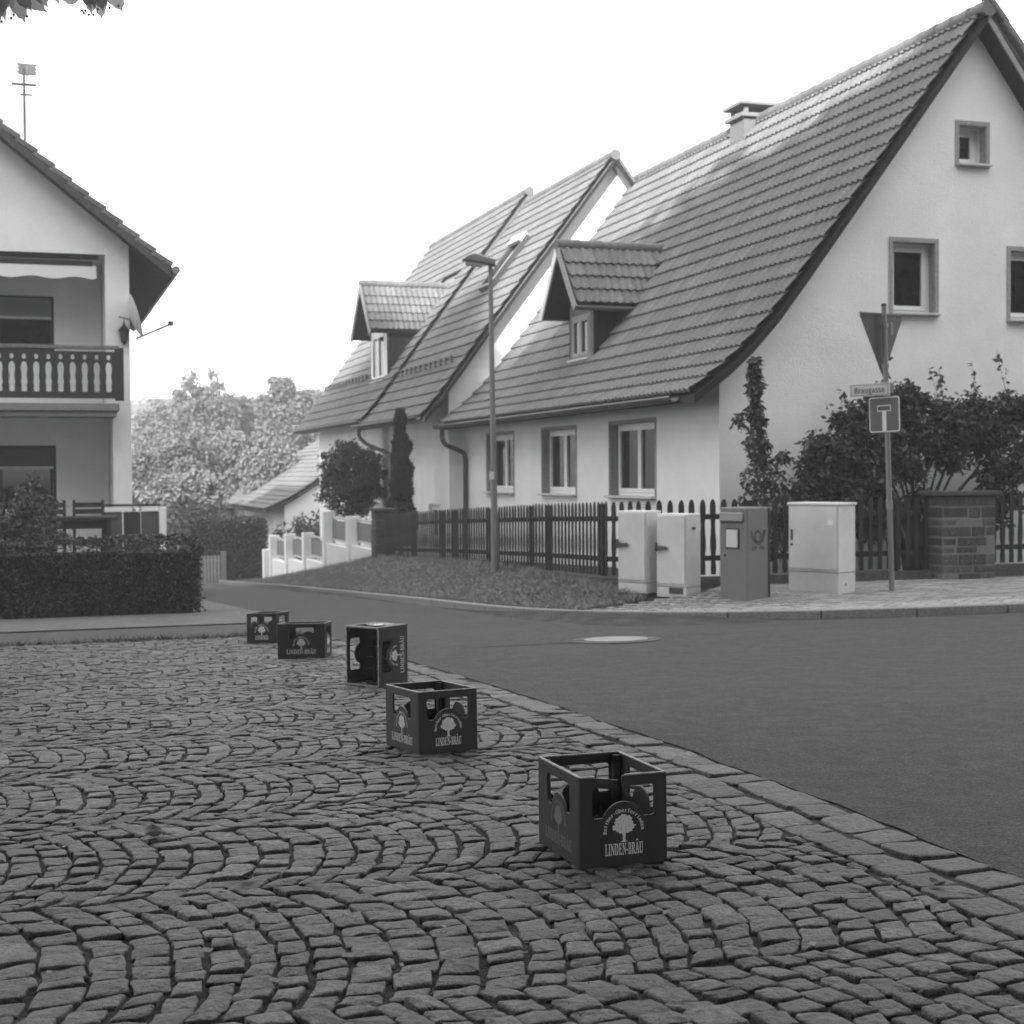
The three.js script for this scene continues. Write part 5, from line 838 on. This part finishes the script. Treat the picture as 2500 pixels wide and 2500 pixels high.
{ // upright leafy plant against the gable
  const r = rng(711), t = thing('upright_shrub', 'narrow upright leafy shrub against the gable wall behind the post box', 'shrub', P(9.15, 17.25, -0.2), 0), pts = [];
  const wv = (y) => [[0, 0.26], [1.0, 0.30], [1.3, 0.31], [1.6, 0.2], [2.0, 0.13], [2.6, 0.10], [2.95, 0.04]]; const cx = (y) => pl([[0, 0], [1.2, 0.02], [1.8, -0.08], [2.95, -0.13]], y);
  for (let i = 0; i < 2600; i++) { const y = 0.3 + r() * 2.65, w = pl(wv(), y) * (0.55 + 0.9 * vnoise(y * 5, 2, 0, 5)), a = r() * 6.28, q = w * Math.sqrt(r()); pts.push([cx(y) + Math.cos(a) * q, y, Math.sin(a) * q]); }
  for (const [x, y, s] of [[0.24, 1.62, 90], [-0.33, 2.12, 70]]) for (let i = 0; i < s; i++) pts.push([x + gauss(r) * 0.09, y + gauss(r) * 0.1, gauss(r) * 0.08]);
  part(t, 'stem', merge([limb(V3(0, -0.2, 0), V3(0, 1.3, 0), 0.02, 0.014), limb(V3(0, 1.3, 0), V3(-0.12, 2.9, 0), 0.014, 0.004), limb(V3(0, 1.2, 0), V3(0.24, 1.65, 0), 0.008, 0.003), limb(V3(-0.05, 1.75, 0), V3(-0.33, 2.15, 0), 0.007, 0.003)]), bark); part(t, 'foliage', leavesGeo(pts, r, 0.082, { width: 0.6 }), leafMat(0.055));
}
{ // big spreading shrub in front of the gable
  const r = rng(721), t = thing('spreading_shrub', 'large spreading dark leafed shrub with bare lower stems before the gable wall', 'shrub', P(11.1, 17.35, -0.2), TH), pts = [], wood = [];
  const cl_ = [[-1.25, 0.95, 0.45], [-1.0, 1.35, 0.4], [-0.75, 0.75, 0.35], [-0.65, 1.6, 0.42], [-0.3, 1.15, 0.45], [-0.15, 1.75, 0.42], [0.3, 1.45, 0.4], [0.1, 2.05, 0.3], [0.6, 1.85, 0.45], [0.95, 1.55, 0.38], [1.15, 1.95, 0.42], [1.6, 1.7, 0.45], [1.9, 1.2, 0.5], [1.6, 0.8, 0.35], [2.3, 1.6, 0.5], [2.6, 1.0, 0.5], [2.8, 1.9, 0.45], [-1.45, 0.6, 0.25], [-0.35, 0.6, 0.3], [0.55, 0.95, 0.2], [-0.1, 2.3, 0.3], [0.3, 2.3, 0.32], [0.9, 2.15, 0.34], [1.4, 2.1, 0.34], [2.0, 2.15, 0.4], [-0.5, 2.0, 0.34], [-1.0, 1.65, 0.3], [2.5, 2.1, 0.4], [-0.7, 1.15, 0.4], [0.0, 0.8, 0.35], [-1.1, 0.6, 0.35]];
  for (const [x, y, s] of cl_) { for (let k = 0; k < 44; k++) { const q = [x + gauss(r) * s * 0.72, y + 0.1 + gauss(r) * s * 0.6, gauss(r) * s * 0.6]; for (let j = 0; j < 24; j++) pts.push([q[0] + gauss(r) * 0.11, q[1] + gauss(r) * 0.09, q[2] + gauss(r) * 0.11]); }
    const b = V3(lerp(0.45, x, 0.2), 0.2, 0); wood.push(limb(V3(0.45 + (r() - 0.5) * 0.3, -0.1, (r() - 0.5) * 0.2), b.setY(0.75), 0.035, 0.022), limb(b, V3(x, y, (r() - 0.5) * 0.2), 0.022, 0.006)); }
  for (let i = 0; i < 26; i++) { const [x, y] = cl_[(r() * cl_.length) | 0], L = 0.35 + r() * 0.35, dx = (r() - 0.5) * 0.7; for (let j = 0; j < 14; j++) { const u = j / 14; pts.push([x + dx * u + gauss(r) * 0.025, y + 0.3 + L * u + gauss(r) * 0.02, gauss(r) * 0.05]); } wood.push(limb(V3(x, y, 0), V3(x + dx, y + 0.3 + L, 0), 0.006, 0.002, 4)); }
  for (const [x0, y0, x1, y1] of [[-0.35, 1.9, -0.75, 2.55], [0.25, 2.0, 0.42, 2.6]]) { for (let j = 0; j < 46; j++) { const u = j / 46; pts.push([lerp(x0, x1, u) + gauss(r) * 0.05 * (1.2 - u), lerp(y0, y1, u) + gauss(r) * 0.04, gauss(r) * 0.05]); } wood.push(limb(V3(x0, y0, 0), V3(x1, y1, 0), 0.008, 0.002, 4)); }
  part(t, 'stems', merge(wood), bark); part(t, 'foliage', leavesGeo(pts, r, 0.095, { width: 0.55 }), leafMat(0.045));
}
// hedges ---------------------------------------------------------
function hedge(name, label, p0, turn, len, h, d, o) {
  const t = thing(name, label, 'hedge', p0, turn), r = rng(o.seed), pts = [];   // origin: right front foot; runs to -x and -z
  part(t, 'branches', box(len - 0.16, h - 0.14, d - 0.16, -len / 2, h / 2 - 0.09, -d / 2), bark);
  const nf = (len * h * o.den) | 0, ntop = (len * d * o.den) | 0, ns = (d * h * o.den) | 0; const bump = (u, v) => (vnoise(u * 2.2, v * 2.2, 0, o.seed) - 0.5) * 0.12 + gauss(r) * 0.045;
  for (let i = 0; i < nf; i++) { const x = -r() * len, y = r() * h; pts.push([x, y, bump(x, y) + 0.0]); }
  for (let i = 0; i < ntop; i++) { const x = -r() * len, z = -r() * d; pts.push([x, h + bump(x, z) * 0.8 + (o.sag ? o.sag(x) : 0), z]); }
  for (let i = 0; i < ns; i++) { const z = -r() * d, y = r() * h; pts.push([bump(z, y), y, z]); }
  part(t, 'foliage', leavesGeo(pts, r, o.leaf, { width: 0.6, droop: 0.0, flat: 0.3 }), leafMat(o.tone)); return t;
}
hedge('clipped_hedge', 'long clipped dark hedge in front of the balcony house', P(2.15, 20.35, -0.62), TH, 15, 0.97, 1.0, { seed: 801, den: 1500, leaf: 0.055, tone: 0.035 });
hedge('garden_hedge', 'loose grey hedge farther down the left side of the lane', P(4.35, 49.2, -2.6), TH, 6.5, 1.75, 1.6, { seed: 802, den: 420, leaf: 0.12, tone: 0.1 });
hedge('garden_hedge', 'darker hedge on the garden edge beyond the white wall', P(7.6, 50.6, -2.5), TH, 2.6, 2.2, 2.2, { seed: 803, den: 520, leaf: 0.12, tone: 0.05 });
{
  const mk = (name, label, pos, s, tone, seed, leaf, n) => { const r = rng(seed), t = thing(name, label, 'bush', pos, 0), { pts, cs } = crownPts(r, [0, s[1] * 0.9, 0], s, n, 34, 0.2 * s[0], { low: -0.8, shell: 0.45, seed }); const w = []; for (let i = 0; i < 10; i++) w.push(limb(V3(0, -0.2, 0), V3(...cs[i * 3]), 0.02, 0.006, 5)); part(t, 'stems', merge(w), bark); part(t, 'foliage', leavesGeo(pts, r, leaf, { width: 0.6 }), leafMat(tone)); };
  const [a, b] = ab(-7.45, 22.4); mk('leafy_bush', 'leafy dark bush rising behind the clipped hedge at the left edge', V3(-7.55, -0.5, -22.4), [0.75, 0.85, 0.6], 0.05, 811, 0.075, 130);
  mk('leafy_bush', 'dark rounded bush before the white gable of the far house', P(9.6, 50.5, -2.0), [1.6, 1.1, 1.0], 0.05, 812, 0.16, 90);
}
// grass ----------------------------------------------------------
{
  const bl = []; const r = rng(820); for (let i = 0; i < 7; i++) { const a = r() * 6.28, l = 0.05 + r() * 0.06, w = 0.004, dx = Math.cos(a) * l * 0.5, dz = Math.sin(a) * l * 0.5, ox = (r() - 0.5) * 0.06, oz = (r() - 0.5) * 0.06; const g = new THREE.BufferGeometry(); g.setAttribute('position', new THREE.Float32BufferAttribute([ox - w, 0, oz, ox + w, 0, oz, ox + dx, l, oz + dz], 3)); g.computeVertexNormals(); bl.push(g); }
  const tuft = merge(bl), gm = new THREE.MeshStandardMaterial({ color: G(0.2), roughness: 0.9, side: THREE.DoubleSide }), m4 = new THREE.Matrix4(), q = new THREE.Quaternion(), e = new THREE.Euler();
  const fill = (name, label, list, parentKind, mt) => { const im = new THREE.InstancedMesh(tuft, mt, list.length); list.forEach(([p, s, h], i) => { e.set(0, hash2(i, 3, 4) * 6.28, 0); m4.compose(p, q.setFromEuler(e), V3(s, h, s)); im.setMatrixAt(i, m4); }); im.name = name; im.userData.kind = 'stuff'; tag(im, label, 'grass'); scene.add(im); };
  const L1 = []; for (let i = 0; i < 9000; i++) { const b = 16.05 + Math.pow(r(), 1.3) * 28, a0 = kerbA(b) + 0.15, a = lerp(a0, 6.95, r()); if (vnoise(a * 2.5, b * 2.5, 0, 6) < 0.3 && r() < 0.7) continue; L1.push([P(a, b, hside(a, b)), 0.9 + r() * 0.7, 0.3 + r() * 0.45 + (a > 6.7 ? 0.5 : 0)]); }
  fill('verge_grass', 'short grass growing on the verge below the picket fence', L1, '', gm);
  const L2 = []; for (const [a, b] of jointPts) { const w = P(a, b), n = fbm(a * 1.3, b * 1.3, 64, 3, 77); if (-w.z > 11 || n < 0.50 || r() > (n - 0.48) * 1.4) continue; for (let k = 0; k < 2; k++) L2.push([P(a + (r() - 0.5) * 0.03, b + (r() - 0.5) * 0.03, hr(a, b) - 0.018), 0.3 + r() * 0.4, 0.12 + r() * 0.2]); }
  fill('joint_grass', 'little tufts of grass growing in the cobble joints', L2, '', new THREE.MeshStandardMaterial({ color: G(0.06), roughness: 0.95, side: THREE.DoubleSide }));
  const L3 = []; for (let i = 0; i < 1500; i++) { const a = -9 + r() * 11.7, b = COB_END - 0.08 + gauss(r) * 0.12; L3.push([P(a, b, hr(a, b) - 0.01), 0.7 + r() * 0.8, 0.35 + r() * 0.6]); }
  fill('edge_grass', 'weedy grass along the far edge of the cobbles', L3, '', new THREE.MeshStandardMaterial({ color: G(0.06), roughness: 0.95, side: THREE.DoubleSide }));
}
// fallen leaves --------------------------------------------------
{
  const leafShape = (s, curl, seed) => { const g = new THREE.PlaneGeometry(s, s * 0.7, 8, 6), p = g.attributes.position, r = rng(seed); for (let i = 0; i < p.count; i++) { const x = p.getX(i) / s * 2, y = p.getY(i) / (s * 0.7) * 2, k = Math.sqrt(Math.max(0, 1 - x * x)) * (0.9 + 0.2 * vnoise(x * 5 + 9, y * 2 + 9, 0, seed)); p.setY(i, y * k * s * 0.35); p.setZ(i, curl * s * (x * x * 0.5 + y * y * 0.35) + (r() - 0.5) * s * 0.05); } g.rotateX(-Math.PI / 2); g.computeVertexNormals(); return g; };
  const dl = new THREE.MeshStandardMaterial({ color: G(0.10), roughness: 0.85, side: THREE.DoubleSide, map: T.soil }), pl2 = new THREE.MeshStandardMaterial({ color: G(0.34), roughness: 0.85, side: THREE.DoubleSide, map: T.grit });
  const put = (px, py, s, curl, m, lab, seed) => { const d = 1.25 * 3571 / (py - 1155 + (1250 - px) * -0.007), x = (px - 1250) / 3571 * d, y = groundAt(x, d); const t = thing('fallen_leaf', lab, 'leaf', V3(x, y + 0.012, -d), seed * 1.7, 'fallen leaves on the cobbles'); part(t, 'blade', leafShape(s, curl, seed), m); part(t, 'stalk', limb(V3(s * 0.45, 0.005, 0), V3(s * 0.8, 0.012, s * 0.08), 0.0016, 0.001, 5), m); };
  put(365, 2035, 0.10, 0.35, pl2, 'large curled dry leaf on the cobbles at the left', 3); put(1520, 2140, 0.05, 0.3, pl2, 'small pale leaf in front of the nearest crate', 4); put(2290, 2170, 0.055, 0.4, pl2, 'pale crumpled leaf by the asphalt edge at the right', 5); put(1745, 2015, 0.035, 0.3, pl2, 'pale leaf fragment right of the nearest crate', 6); put(590, 2150, 0.06, 0.4, dl, 'small dark leaf left of centre on the cobbles', 8);
  const r = rng(830), L = []; for (let i = 0; i < 90; i++) { const d = 3.4 + r() * 6, x = (r() - 0.62) * 0.68 * d, [a, b] = ab(x, d); if (a > 2.8) continue; const s = 0.012 + r() * 0.022, g = flat(new THREE.PlaneGeometry(s, s * (0.2 + r() * 0.5))); g.rotateX(-Math.PI / 2 + (r() - 0.5) * 0.8); g.rotateY(r() * 6.28); g.translate(x, hr(a, b) + 0.009, -d); L.push(g); }
  const m = new THREE.Mesh(merge(L), pl2); m.name = 'leaf_litter'; m.userData.kind = 'stuff'; tag(m, 'scraps of dry leaf scattered over the cobbles', 'litter'); scene.add(m);
}

scene.fog = new THREE.FogExp2(0xf2f2f2, 0.0023);
scene.traverse(o => { if (o.isMesh) { o.castShadow = true; o.receiveShadow = true; } });
renderer.render(scene, camera);
